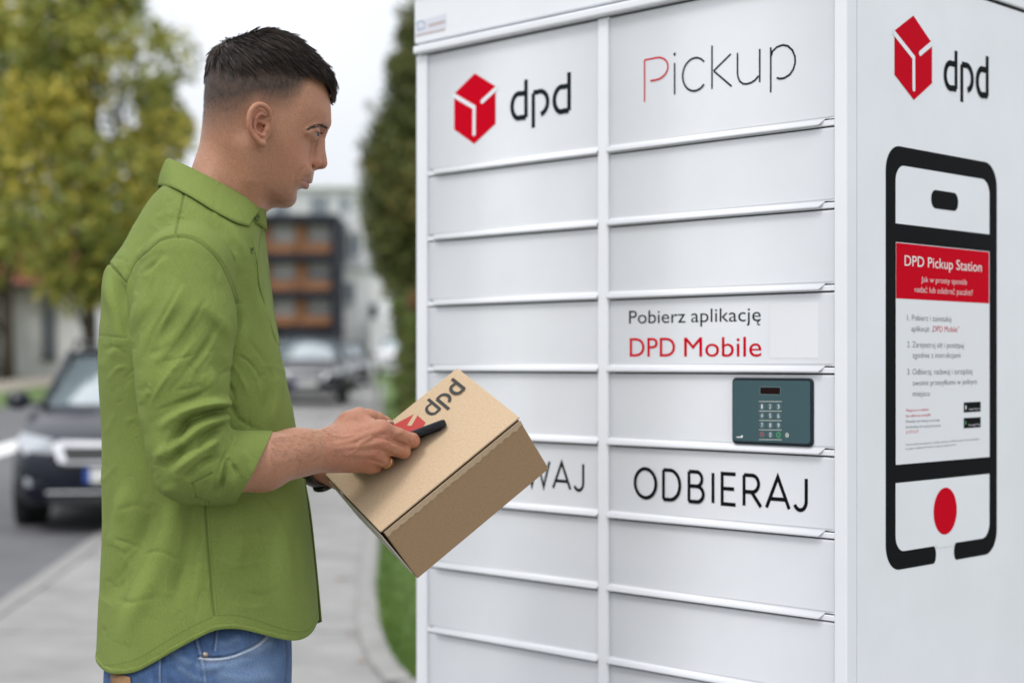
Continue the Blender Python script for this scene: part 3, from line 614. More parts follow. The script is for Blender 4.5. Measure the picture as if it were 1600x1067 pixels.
term = MB().prism(rrect(tx0, tx1, tz0, tz1, .008), 0, .0065, FM).build('keypad_terminal', M_bez, doorsR[4], bevel=.0028, seg=3)
PK = Plane(FR, lambda u, v, h: (u, .0035-.009-h, v))
MB().prism(rrect(tx0+.0028, tx1-.0040, tz0+.0050, tz1-.0045, .0055), .0062, .0072, FM).build('front_plate', M_face, term, bevel=.0006, seg=1)
PK = Plane(FR, lambda u, v, h: (u, .0035-.0072-h, v))
def kp(polys, name, m, h=.0003): return flat(polys, PK, name, m, term, h, conv=False)
a, c = ck(428, 248), ck(648, 326); kp([rrect(a[0]-.0012, c[0]+.0012, c[1]-.0012, a[1]+.0012, .0018)], 'screen_border', mat('grey_rim', (.12, .19, .20), .4), .0002); kp([rrect(a[0], c[0], c[1], a[1], .0012)], 'display', M_scr, .0004)
for y in (405, 511, 616, 720, 828): kp(ribbon([ck(414, y), ck(667, y+2)], .0011), 'divider_line', M_key)
M_btn = mat('key_ring', (.085, .15, .165), .3)
for s, x, y in (('1', 447, 462), ('2', 538, 462), ('3', 630, 463), ('4', 447, 563), ('5', 539, 564), ('6', 630, 566), ('7', 448, 668), ('8', 540, 669), ('9', 631, 671), ('X', 449, 770), ('0', 541, 775), ('O', 632, 777)):
    q = ck(x, y); bt = kp([[(q[0]+.0052*math.cos(i*.2618), q[1]+.0052*math.sin(i*.2618)) for i in range(24)]], 'key', M_btn, .0002)
    if s == 'X':
        for sg in (-1, 1): kp(ribbon([(q[0]-.003, q[1]-sg*.003), (q[0]+.003, q[1]+sg*.003)], .0010), 'cross', M_rp, .0005+.00004*sg)
    elif s == 'O': kp(ribbon([(q[0]+.0038*math.cos(i*.2618), q[1]+.0044*math.sin(i*.2618)) for i in range(24)], .0011, True), 'ring', M_green, .0005)
    else:
        hw_ = .0013 if s == '1' else .0019; text(s, PK, 'digit', M_wink, term, (q[0]-hw_, q[1]-.0033), (q[0]+hw_, q[1]-.0033), .0070, .0, .0005)
q = ck(726, 780); kp([[(q[0]+.0036*math.cos(i*.2618), q[1]+.0040*math.sin(i*.2618)) for i in range(24)]], 'reader_symbol', M_key); kp(ribbon([(q[0]+.002*math.cos(i*.2618), q[1]+.0024*math.sin(i*.2618)) for i in range(24)], .0005, True), 'symbol_ring', M_face, .0006)
q = ck(222, 795); kp([[(q[0]-.0022, q[1]-.0016), (q[0]+.001, q[1]-.0022), (q[0]+.0022, q[1]+.0004), (q[0]+.0020, q[1]+.0026), (q[0]-.0014, q[1]+.0016)]], 'leaf_mark', M_wink); kp(ribbon([ck(165, 800), ck(212, 802)], .0018), 'maker_mark', M_wink, .0005)
# ------------------------------------------------------------------ side: emblem, word, telephone outline with the instruction sheet
ks = 3.1375; cs = lambda x, y: (1280+x/ks, y/ks)
logo(PT, sp, [cs(460, 78), cs(551, 214), cs(551, 410), cs(462, 492), cs(367, 368), cs(367, 152)], [cs(360, 158), cs(460, 284), cs(461, 438)], [cs(560, 206), cs(492, 264)], .0085)
wordmark(PT, sp, 'letter', M_blkv, [('d', cs(608, 428), cs(676, 440), 128), ('p', cs(690, 436), cs(755, 452), 128), ('d', cs(765, 462), cs(829, 474), 133)], .225, ks)
oy0, oy1 = SI(1383.3, 500)[0], SI(1557, 500)[0]; oz1 = SI(1414, 230.5)[1]; oz0 = SI(1411, 888.5)[1]
iy0, iy1 = SI(1398.5, 500)[0], SI(1545, 500)[0]; iz1 = SI(1413, 259.8)[1]; iz0 = SI(1413, 860)[1]
g0, g1 = SI(1462, 860)[0], SI(1490, 860)[0]; rO = .042; rI = .026
out = []
def cor(cy, cz, r, a0, a1, n=10): return [(cy+r*math.cos(R_(a0+(a1-a0)*i/n)), cz+r*math.sin(R_(a0+(a1-a0)*i/n))) for i in range(n+1)]
bw = (iz0-oz0)/2
out += cor(oy1-rO, oz1-rO, rO, 0, 90)+cor(oy0+rO, oz1-rO, rO, 90, 180)+cor(oy0+rO, oz0+rO, rO, 180, 270)
out += [(g0-bw*.6, oz0)]+[(g0-bw*.6+bw*.6*math.cos(R_(a)), oz0+bw+bw*math.sin(R_(a))) for a in range(-90, 91, 15)]
out += [(g0, iz0+.004), (g1, iz0+.004)]
out += [(g1+bw*.6-bw*.6*math.cos(R_(a)), oz0+bw+bw*math.sin(R_(a))) for a in range(90, -91, -15)]+cor(oy1-rO, oz0+rO, rO, 270, 360)
ph = flat([out], PT, 'telephone_outline', M_blkv, sp, .0003, conv=False)
def zat(py0, py1): return SI(1398.5, py0)[1], SI(1545, py1)[1]
za, zb_ = zat(349.5, 366); w1 = cor(iy1-rI, iz1-rI, rI, 0, 90)+cor(iy0+rI, iz1-rI, rI, 90, 180)+[(iy0, (za+zb_)/2), (iy1, (za+zb_)/2)]
flat([w1], PT, 'upper_window', M_lw2, ph, .0006, conv=False)
zc = sum(zat(755, 739.5))/2; w2 = [(iy1, zc), (iy0, zc)]+cor(iy0+rI, iz0+rI, rI, 180, 270)+cor(iy1-rI, iz0+rI, rI, 270, 360)
flat([w2], PT, 'lower_window', M_lw2, ph, .0006, conv=False)
flat([[(g0-.0002, iz0+.006), (g0-.0002, iz0-.004), (g1+.0002, iz0-.004), (g1+.0002, iz0+.006)]], PT, 'gap', M_lw2, ph, .0007, conv=False)
a, c = SI(1454, 300)[0], SI(1496, 300)[0]; zz_ = SI(1474, 313.5)[1]; flat([rrect(a, c, zz_-.0155, zz_+.0155, .014)], PT, 'speaker_slot', M_blkv, ph, .0009, conv=False)
q = SI(1476, 798); rr_ = SI(1494, 798)[0]-q[0]; flat([[(q[0]+rr_*math.cos(i*.1309), q[1]+rr_*1.03*math.sin(i*.1309)) for i in range(48)]], PT, 'round_button', M_red, ph, .0009, conv=False)
zr1 = sum(zat(378, 393.5))/2; zr0 = sum(zat(466.5, 474))/2; zp0 = sum(zat(726, 713.5))/2
pst = flat([[(iy0, zr1), (iy1, zr1), (iy1, zp0), (iy0, zp0)]], PT, 'instruction_sheet', M_pap, sp, .0009, conv=False)
flat([[(iy0+.0006, zr1-.001), (iy1-.002, zr1-.001), (iy1-.002, zr0), (iy0+.0006, zr0)]], PT, 'red_heading', M_red, pst, .0011, conv=False)
def tt(s, a, c, cap, m, wt=-.012): text(s, PT, 'print', m, pst, SI(*a), SI(*c), SI(a[0], a[1]-cap)[1]-SI(*a)[1], wt, .0014)
k4 = 3.1375; c4 = lambda x, y: (1360+x/k4, 220+y/k4); k5 = 2.808; c5 = lambda x, y: (1360+x/k5, 540+y/k5)
tt('DPD Pickup Station', c4(163, 612), c4(541, 643), 16.5, M_wink, .0)
tt('Jak w prosty sposób', c4(245, 692), c4(467, 706), 9, M_wink); tt('nadać lub odebrać paczkę?', c4(212, 742), c4(496, 758), 9.5, M_wink)
tt('1. Pobierz i zainstaluj', c4(176, 880), c4(391, 887), 9.5, M_gink); tt('aplikację „', c4(196, 933), c4(303, 936), 9, M_gink); tt('DPD Mobile”', c4(303, 936), c4(432, 938), 9.5, M_red)
tt('2. Zarejestruj się i postępuj', c4(176, 1012), c4(453, 1016), 9.5, M_gink); tt('zgodnie z instrukcjami', c5(181, 53), c5(391, 53), 9, M_gink)
tt('3. Odbieraj, nadawaj i zarządzaj', c5(158, 127), c5(443, 124), 9.5, M_gink); tt('swoimi przesyłkami w jednym', c5(182, 175), c5(463, 168), 9, M_gink); tt('miejscu', c5(182, 222), c5(256, 220), 9, M_gink)
for s, y, x1_, m in (('Wsparcie w nadaniu', 290, 252, M_red), ('lub odbiorze przesyłki', 314, 260, M_red), ('Dowiedz się więcej na stronie', 338, 300, M_gink), ('lub skontaktuj się z nami pod numerem', 362, 304, M_gink), ('22 577 55 55*', 386, 208, M_red)):
    tt(s, c5(152, y), c5(x1_, y-4-(x1_-152)*.02), 4.6, m, -.01)
tt('*koszt połączenia zgodny z taryfą operatora, infolinia czynna od poniedziałku', c5(150, 438), c5(474, 412), 3.2, M_gink, -.01); tt('do piątku w godzinach 8-20 oraz w soboty w godzinach 8-16', c5(150, 456), c5(372, 437), 3.2, M_gink, -.01)
for (y0_, y1_, s) in ((249, 293, 'App Store'), (317, 362, 'Google Play')):
    bd = flat([[SI(*c5(406, y0_)), SI(*c5(480, y0_-4)), SI(*c5(480, y1_-5)), SI(*c5(406, y1_))]], PT, 'store_badge', M_blkv, pst, .0013, conv=False)
    text(s, PT, 'print', M_wink, bd, SI(*c5(427, y1_-11)), SI(*c5(477, y1_-14)), SI(427, 600)[1]-SI(427, 604.5)[1], -.005, .0016)
    a = SI(*c5(411, y1_-12)); w_ = .0042
    if s[0] == 'G': flat([[(a[0], a[1]), (a[0]+w_, a[1]+.0045), (a[0], a[1]+.009)]], PT, 'store_symbol', M_green, bd, .0016, conv=False)
    else: flat([[(a[0]+w_*.5+w_*.5*math.cos(i*.5236), a[1]+.004+.0042*math.sin(i*.5236)) for i in range(12)]], PT, 'store_symbol', M_wink, bd, .0016, conv=False)
# faded sticker on the header, and two faint scuffs
PH = Plane(FR, lambda u, v, h: (u, -.004-h, v))
stk = flat([[(652, 35), (700, 22), (700, 44), (652, 60)]], PH, 'faded_sticker', M_sk, hd_, .0003)
flat(ribbon([FR(*p) for p in ((654, 36), (662, 34), (667, 38), (666, 45), (656, 48), (654, 36))], .003), PH, 'sticker_symbol', M_bink, stk, .0005, conv=False)
flat(ribbon([FR(672, 41.5), FR(698, 34.5)], .0065), PH, 'sticker_print', M_pink, stk, .0005, conv=False); flat(ribbon([FR(652, 57), FR(698, 47)], .004), PH, 'sticker_print', M_pink, stk, .0005, conv=False)
# ================================================================== THE MAN'S FRAME (x forward, y to his left = away from the camera, z up)
_d = (330-CX)/FPX; FW = Vector((1, -_d, 0)).normalized(); NL = Vector((_d*-1*-1, 1, 0))
NL = Vector((-FW.y, FW.x, 0)); MO = Vector((_d*2.4, 2.4, 0))
MANW = Matrix(((FW.x, NL.x, 0, MO.x), (FW.y, NL.y, 0, MO.y), (0, 0, 1, 0), (0, 0, 0, 1)))
def I(px, py, lat=0.0):
    """photo position at a distance 'lat' from the man's middle plane (towards the camera) -> his local frame"""
    d = Vector(((px-CX)/FPX, 1, 0)); t = (-lat+MO.dot(NL))/d.dot(NL); p = d*t-MO
    return (p.dot(FW), -lat, CAMH+(Y0-py)/FPX*t)
# ================================================================== CARDBOARD BOX
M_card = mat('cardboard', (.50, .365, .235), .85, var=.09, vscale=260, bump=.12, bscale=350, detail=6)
M_card2 = mat('cardboard_shaded_side', (.355, .228, .125), .85, var=.10, vscale=260, bump=.12, bscale=350, detail=6); M_cedge = mat('flute_and_gap_shade', (.10, .065, .035), .9)  # carton darker than the lid, its shade put into the colour
M_cpale = mat('pale_card', (.55, .50, .43), .8); M_cink = mat('printed_black', (.028, .028, .028), .75); M_cred = mat('printed_red', (.42, .035, .03), .75)
RB = Matrix(((-.761, -.508, .404), (-.198, .775, .601), (-.618, .377, -.69)))
BA, BB, BC = [Vector(RB.col[i]).normalized() for i in range(3)]
bcen = Vector((-.115, 2.42, CAMH-.165)); bl, bw_, bh = .265, .193, .116
# box frame: x = towards the dpd print end (-a), y = b, z = -c (lid up)
Mb = Matrix.Identity(4)
for i, v in enumerate((-BA, BB, -BC)):
    for j in range(3): Mb[j][i] = v[j]
q = Mb.to_3x3().to_quaternion(); bx_o = bpy.data.objects.new('cardboard_box', None); COL.objects.link(bx_o)
bx_o.rotation_mode = 'QUATERNION'; bx_o.rotation_quaternion = q; bx_o.location = bcen
tag(bx_o, 'brown cardboard parcel with red and black print on its lid, held tilted by the man', 'box')
Bm = Matrix.Translation(bcen) @ q.to_matrix().to_4x4(); Bi = Bm.inverted()
hx, hy, hz_ = bl/2, bw_/2, bh/2; tck = .0032
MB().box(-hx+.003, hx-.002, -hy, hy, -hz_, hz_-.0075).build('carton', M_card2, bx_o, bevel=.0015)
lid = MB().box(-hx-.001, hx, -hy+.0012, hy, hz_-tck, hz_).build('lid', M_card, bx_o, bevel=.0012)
MB().box(-hx+.004, hx-.003, -hy+.004, hy-.004, hz_-.0090, hz_-tck+.0002).build('shadow_gap', M_cedge, bx_o)  # dark slab under the lid, the gap's shade put into its colour
b = MB(); n = 60; v = []                               # tear strip with a perforated wavy lower edge along the front
for i in range(n+1):
    x = -hx+.003+(bl-.005)*i/n; wv_ = .0095+.0012*math.sin(i*1.9)+.0009*random.uniform(-1, 1)
    v += [(x, -hy-.0008, hz_-.0050), (x, -hy-.0012, hz_-.0050-wv_)]
b.add(v, [(2*i, 2*i+2, 2*i+3, 2*i+1) for i in range(n)]); o = b.build('tear_strip', M_card, bx_o); sm = o.modifiers.new('thick', 'SOLIDIFY'); sm.thickness = .0008
b = MB()                                               # pale sheet added over the end, standing a little off
b.add([(-hx+.001, -hy+.004, -hz_+.012), (-hx+.001, hy-.004, -hz_+.012), (-hx-.0035, hy-.006, hz_-.012), (-hx-.0035, -hy+.006, hz_-.012)], [(0, 1, 2, 3)])
o = b.build('pale_end_sheet', M_cpale, bx_o); sm = o.modifiers.new('thick', 'SOLIDIFY'); sm.thickness = .002
b = MB()
for i in range(64): y = -hy+.002+(bw_-.004)*i/64; b.box(-hx-.0016, -hx-.0009, y, y+.0014, hz_-tck+.0006, hz_-.0006)
tag(b.build('corrugation', M_cedge, lid), kind='stuff')
def BX(px, py):
    """photo position -> lid plane coordinates"""
    d = Vector(((px-CX)/FPX, 1, (Y0-py)/FPX)); o_ = Vector((0, 0, CAMH)); nn = -BC; p0 = bcen+nn*hz_
    t = (p0-o_).dot(nn)/d.dot(nn); l = Bi @ (o_+d*t); return (l.x, l.y)
PB = Plane(BX, lambda u, v, h: (u, v, hz_+h))
a, c = BX(674, 652), BX(728, 606.5)
v0 = (a[1]+c[1])/2; L_ = c[0]-a[0]
def wm(letters, xh, wt):
    pol = []
    for g, x0, x1 in letters:
        adv, gs = GL[g]; xs_ = [p_[0] for s_ in gs for p_ in s_]; xa, xb = min(xs_), max(xs_); ww = wt*xh
        for s_ in gs: pol += ribbon([(x0+ww/2+(x-xa)/(xb-xa)*(x1-x0-ww), v0+y*xh) for x, y in s_], ww)
    return pol
xh = .0275; u = a[0]
flat(wm([('d', u, u+L_*.30), ('p', u+L_*.355, u+L_*.65), ('d', u+L_*.70, u+L_)], xh, .19), PB, 'lettering', M_cink, lid, .0003, conv=False)
ex = u-.012; hh_ = .066; wq = .036; cxm = ex-wq; cy_ = v0+.012
hexa = [(cxm, cy_+hh_/2), (cxm+wq, cy_+hh_*.31), (cxm+wq, cy_-hh_*.22), (cxm, cy_-hh_/2), (cxm-wq, cy_-hh_*.27), (cxm-wq, cy_+hh_*.25)]
e = flat([hexa], PB, 'cube_emblem', M_cred, lid, .0003, conv=False)
flat(ribbon([(cxm-wq-.001, cy_+hh_*.2), (cxm, cy_), (cxm, cy_-hh_*.36)], .0085)+ribbon([(cxm+wq+.001, cy_+hh_*.27), (cxm+wq*.42, cy_+hh_*.08)], .0085), PB, 'arrow_line', M_card, e, .0005, conv=False)
# ================================================================== TELEPHONE IN HIS HAND
def Wd_(p): return MANW @ Vector(p)
pt = Wd_(I(697, 659.5, .086)); pb = Wd_(I(555, 713, .104)); ax = (pt-pb).normalized()
wid = (NL*1.0+Vector((0, 0, -.13))); wid = (wid-ax*wid.dot(ax)).normalized(); nrm = ax.cross(wid)*1.0
if nrm.z < 0: nrm = -nrm
Ln_ = .152; Wt = .074; pc = pt-ax*(Ln_/2-.002)+wid*(Wt/2)
Mp = Matrix.Identity(4)
for i, v in enumerate((ax, wid, ax.cross(wid))):
    for j in range(3): Mp[j][i] = v[j]
ph_o = bpy.data.objects.new('smartphone', None); COL.objects.link(ph_o); ph_o.rotation_mode = 'QUATERNION'; ph_o.rotation_quaternion = Mp.to_3x3().to_quaternion(); ph_o.location = pc
tag(ph_o, 'black smartphone in a case held in the man\'s right hand above the parcel', 'smartphone')
M_case = mat('black_phone_case', (.010, .011, .014), .5, bump=.1, bscale=800, spec=.2); M_gl = mat('phone_glass', (.008, .009, .011), .06, spec=.7)
up = 1 if ax.cross(wid).z > 0 else -1
b = MB().prism(rrect(-Ln_/2, Ln_/2, -Wt/2, Wt/2, .011), -.0058, .0058); b.build('case', M_case, ph_o, bevel=.0032, seg=3, ang=50)
b = MB().prism(rrect(-Ln_/2+.004, Ln_/2-.004, -Wt/2+.004, Wt/2-.004, .008), up*.0050, up*.0062); b.build('screen', M_gl, ph_o)
b = MB().box(.010, .034, -Wt/2-.0009, -Wt/2+.001, -.0018, .0018); b.build('side_button', M_case, ph_o, bevel=.0006, seg=1)
b = MB().box(.040, .052, -Wt/2-.0009, -Wt/2+.001, -.0018, .0018); b.build('side_button', M_case, ph_o, bevel=.0006, seg=1)
b = MB().prism(rrect(Ln_/2-.040, Ln_/2-.008, -Wt/2+.01, -Wt/2+.038, .006), -up*.0080, -up*.0056); b.build('camera_bump', M_case, ph_o, bevel=.0008, seg=1)
# ================================================================== SCULPTING: signed distance shapes turned into quad meshes
def smin(a, b, k):
    if k <= 0: return np.minimum(a, b)
    h = np.maximum(k-np.abs(a-b), 0)/k; return np.minimum(a, b)-h*h*(k*.25)
class Sdf:
    def __init__(s): s.ops = []
    def _box(s, pts, rad):
        p = np.array(pts, np.float32); return p.min(0)-rad, p.max(0)+rad
    def add(s, fn, bb, k=.01, op='u', side=None): s.ops.append((op, fn, k, bb)); return s
    def cap(s, a, b, ra, rb=None, k=.01, op='u'):
        rb = ra if rb is None else rb; a_ = np.array(a, np.float32); d = np.array(b, np.float32)-a_; dd = float(d@d) or 1e-9
        def fn(P):
            t = np.clip(((P-a_)@d)/dd, 0, 1); q = P-a_-t[:, None]*d; return np.sqrt((q*q).sum(1))-(ra+(rb-ra)*t)
        return s.add(fn, s._box([a, b], max(ra, rb)), k, op)
    def chain(s, pr, k=.01, op='u', kin=0.):
        segs = []
        for (a, ra), (b, rb) in zip(pr, pr[1:]):
            a_ = np.array(a, np.float32); d = np.array(b, np.float32)-a_; segs.append((a_, d, float(d@d) or 1e-9, ra, rb))
        def fn(P):
            o = None
            for a_, d, dd, ra, rb in segs:
                t = np.clip(((P-a_)@d)/dd, 0, 1); q = P-a_-t[:, None]*d; v = np.sqrt((q*q).sum(1))-(ra+(rb-ra)*t)
                o = v if o is None else smin(o, v, kin)
            return o
        return s.add(fn, s._box([p for p, _ in pr], max(r for _, r in pr)), k, op)
    def ell(s, c, r, k=.01, op='u', rot=None):
        c_ = np.array(c, np.float32); r_ = np.array(r, np.float32); Rt = None if rot is None else np.array(rot, np.float32)
        def fn(P):
            q = P-c_
            if Rt is not None: q = q@Rt                # columns of rot are the ellipsoid's axes
            u = q/r_; k0 = np.sqrt((u*u).sum(1)); w = u/r_; k1 = np.sqrt((w*w).sum(1))+1e-9; return k0*(k0-1)/k1
        return s.add(fn, s._box([c], max(r)), k, op)
    def __call__(s, P):
        f = np.full(len(P), .5, np.float32); lo, hi = P.min(0), P.max(0)
        for op, fn, k, bb in s.ops:
            if bb is not None and (np.any(bb[0]-.03-k > hi) or np.any(bb[1]+.03+k < lo)): continue
            d = fn(P).astype(np.float32)
            f = smin(f, d, k) if op == 'u' else (-smin(-f, d, k) if op == 's' else -smin(-f, -d, k))
        return f
def order(P, c=.06):
    g = np.floor((P-P.min(0))/c).astype(np.int64); return np.argsort((g[:, 0]*4096+g[:, 1])*4096+g[:, 2], kind='stable')
def evalf(f, P, n=12000, o=None):
    out = np.empty(len(P), np.float32); o = order(P) if o is None else o; Q = np.ascontiguousarray(P[o])
    for i in range(0, len(P), n): out[o[i:i+n]] = f(Q[i:i+n])
    return out
def extract(f, lo, hi, h, B=10, slack=1.2):
    lo = np.array(lo, np.float32); nb = np.ceil((np.array(hi)-lo)/(h*B)).astype(int)
    gi = np.stack(np.meshgrid(*[np.arange(n) for n in nb], indexing='ij'), -1).reshape(-1, 3)
    cv = evalf(f, (lo+(gi+.5)*(h*B)).astype(np.float32), 300); act = gi[np.abs(cv) < h*B*.87*slack]
    key = (act[:, 0]//3*1000+act[:, 1]//3)*1000+act[:, 2]//3; act = act[np.argsort(key, kind='stable')]
    off = np.stack(np.meshgrid(*[np.arange(B+1)]*3, indexing='ij'), -1).reshape(-1, 3)
    N = nb*B+2; V = []; K = []; Q = []
    cof = [(0, 0, 0), (1, 0, 0), (0, 1, 0), (1, 1, 0), (0, 0, 1), (1, 0, 1), (0, 1, 1), (1, 1, 1)]
    edges = [(0, 1), (2, 3), (4, 5), (6, 7), (0, 2), (1, 3), (4, 6), (5, 7), (0, 4), (1, 5), (2, 6), (3, 7)]
    kf = lambda g: (g[:, 0].astype(np.int64)*N[1]+g[:, 1])*N[2]+g[:, 2]
    for i in range(0, len(act), 27):
        a = act[i:i+27]; gidx = a[:, None, :]*B+off[None]
        v = f((lo+gidx.reshape(-1, 3)*h).astype(np.float32)).reshape(len(a), B+1, B+1, B+1)
        s = v < 0; cs = np.stack([s[:, x:x+B, y:y+B, z:z+B] for x, y, z in cof], -1); mix = cs.any(-1) & ~cs.all(-1)
        n_, x_, y_, z_ = np.nonzero(mix)
        if len(n_):
            cvv = np.stack([v[n_, x_+x, y_+y, z_+z] for x, y, z in cof], -1); acc = np.zeros((len(n_), 3)); cnt = np.zeros(len(n_))
            for p, q in edges:
                A, Bv = cvv[:, p], cvv[:, q]; m = (A < 0) != (Bv < 0); t = np.where(m, A/np.where(m, A-Bv, 1), 0)
                pos = np.array(cof[p])+t[:, None]*(np.array(cof[q])-np.array(cof[p])); acc += pos*m[:, None]; cnt += m
            g = a[n_]*B+np.stack([x_, y_, z_], 1); V.append(lo+(g+acc/cnt[:, None])*h); K.append(kf(g))
        for ax in range(3):
            sl = [slice(0, B)]*3; s2 = list(sl); s2[ax] = slice(1, B+1)
            s0 = s[(slice(None), *sl)]; s1 = s[(slice(None), *s2)]; m = s0 != s1; n_, x_, y_, z_ = np.nonzero(m)
            if not len(n_): continue
            g = a[n_]*B+np.stack([x_, y_, z_], 1); u, w = [(1, 2), (2, 0), (0, 1)][ax]
            du = np.zeros(3, int); du[u] = 1; dw = np.zeros(3, int); dw[w] = 1
            q = np.stack([kf(g-du-dw), kf(g-dw), kf(g), kf(g-du)], 1); fl = ~s0[n_, x_, y_, z_]; q[fl] = q[fl][:, ::-1]; Q.append(q)
    V = np.concatenate(V); K = np.concatenate(K); Q = np.concatenate(Q); o = np.argsort(K); K = K[o]; V = V[o]
    F = np.searchsorted(K, Q); F = np.minimum(F, len(K)-1); ok = (K[F] == Q).all(1); return V.astype(np.float32), F[ok]
def grad(f, V, e=.0006):
    E = np.eye(3, dtype=np.float32)*e; o = order(V)
    return np.stack([evalf(f, V+E[i], o=o)-evalf(f, V-E[i], o=o) for i in range(3)], 1)/(2*e)
def project(f, V, it=2, mx=.002):
    for _ in range(it):
        d = evalf(f, V); g = grad(f, V) if _ == 0 else g; st = d[:, None]*g/np.maximum((g*g).sum(1), .05)[:, None]
        l = np.linalg.norm(st, axis=1)[:, None]; st *= np.minimum(1, mx/np.maximum(l, 1e-9)); V = (V-st).astype(np.float32)
    return V
def subdivide(V, F, sel):
    """split the selected quads in four"""
    S = F[sel]; e = np.stack([S, np.roll(S, -1, 1)], -1).reshape(-1, 2); e.sort(axis=1)
    ue, inv = np.unique(e, axis=0, return_inverse=True); inv = inv.reshape(-1, 4); nv = len(V)
    ev = V[ue].mean(1); fv = V[S].mean(1); ei = nv+inv; fi = nv+len(ue)+np.arange(len(S))
    nf = np.concatenate([np.stack([S[:, i], ei[:, i], fi, ei[:, i-1]], 1) for i in range(4)])
    return np.concatenate([V, ev, fv]).astype(np.float32), np.concatenate([F[~sel], nf])
def relax(V, F, it=1, lam=.5):
    e = np.concatenate([F[:, [0, 1]], F[:, [1, 2]], F[:, [2, 3]], F[:, [3, 0]]]); n = len(V)
    for _ in range(it):
        a = np.zeros((n, 3)); c = np.zeros(n)
        for i in range(3): a[:, i] = np.bincount(e[:, 0], V[e[:, 1], i], n)+np.bincount(e[:, 1], V[e[:, 0], i], n)
        c = np.bincount(e[:, 0], minlength=n)+np.bincount(e[:, 1], minlength=n); m = c > 0
        V = V.copy(); V[m] += lam*(a[m]/c[m][:, None]-V[m])
    return V.astype(np.float32)
def normals(V, F):
    n = np.cross(V[F[:, 2]]-V[F[:, 0]], V[F[:, 3]]-V[F[:, 1]]); o = np.zeros_like(V, dtype=np.float64)
    for j in range(4):
        for i in range(3): o[:, i] += np.bincount(F[:, j], n[:, i], len(V))
    return (o/np.maximum(np.linalg.norm(o, axis=1), 1e-12)[:, None]).astype(np.float32)
class Grid2:
    """bilinear lookup of a function of (x, z)"""
    def __init__(s, x0, x1, z0, z1, fn, h=.001):
        s.x0, s.z0, s.h = x0, z0, h; xs = np.arange(x0, x1+h, h); zs = np.arange(z0, z1+h, h); s.nx, s.nz = len(xs), len(zs)
        X, Z = np.meshgrid(xs, zs, indexing='ij'); s.g = fn(X.ravel(), Z.ravel()).reshape(s.nx, s.nz).astype(np.float32)
    def __call__(s, x, z):
        u = np.clip((x-s.x0)/s.h, 0, s.nx-1.001); w = np.clip((z-s.z0)/s.h, 0, s.nz-1.001); i = u.astype(np.int32); j = w.astype(np.int32); a = u-i; b = w-j; g = s.g
        return g[i, j]*(1-a)*(1-b)+g[i+1, j]*a*(1-b)+g[i, j+1]*(1-a)*b+g[i+1, j+1]*a*b
def polyd(poly):
    p = np.array(poly, float)
    def fn(X, Z):
        P2 = np.stack([X, Z], 1); d = np.full(len(X), 9.); ins = np.zeros(len(X), bool)
        for a, b in zip(p, np.roll(p, -1, 0)):
            e = b-a; t = np.clip(((P2-a)@e)/(e@e+1e-12), 0, 1); q = P2-a-t[:, None]*e; d = np.minimum(d, np.hypot(q[:, 0], q[:, 1]))
            c = (a[1] > P2[:, 1]) != (b[1] > P2[:, 1]); xi = a[0]+(P2[:, 1]-a[1])/((b[1]-a[1]) if abs(b[1]-a[1]) > 1e-9 else 1e-9)*e[0]; ins ^= c & (P2[:, 0] < xi)
        return np.where(ins, -d, d)
    return fn
def smooth_poly(pts, n=6):
    """closed Catmull-Rom through the points"""
    p = np.array(pts, float); out = []; m = len(p)
    for i in range(m):
        a, b, c, d = p[i-1], p[i], p[(i+1) % m], p[(i+2) % m]
        for j in range(n):
            t = j/n; out.append(.5*((2*b)+(-a+c)*t+(2*a-5*b+4*c-d)*t*t+(-a+3*b-3*c+d)*t**3))
    return np.array(out)
def spline(pts, n=6):
    p = np.array(pts, float); out = []; m = len(p)
    for i in range(m-1):
        a = p[max(i-1, 0)]; b = p[i]; c = p[i+1]; d = p[min(i+2, m-1)]
        for j in range(n):
            t = j/n; out.append(.5*((2*b)+(-a+c)*t+(2*a-5*b+4*c-d)*t*t+(-a+3*b-3*c+d)*t**3))
    out.append(p[-1]); return np.array(out)
def rbf(ctrl, sig):
    """smooth scalar over photo positions on the middle plane: [((px, py), value)]"""
    c = np.array([[I(*q)[0], I(*q)[2]] for q, _ in ctrl]); v = np.array([b for _, b in ctrl])
    def fn(X, Z):
        w = np.exp(-((X[:, None]-c[:, 0])**2+(Z[:, None]-c[:, 1])**2)/(2*sig*sig))+1e-12; return (w*v).sum(1)/w.sum(1)
    return fn
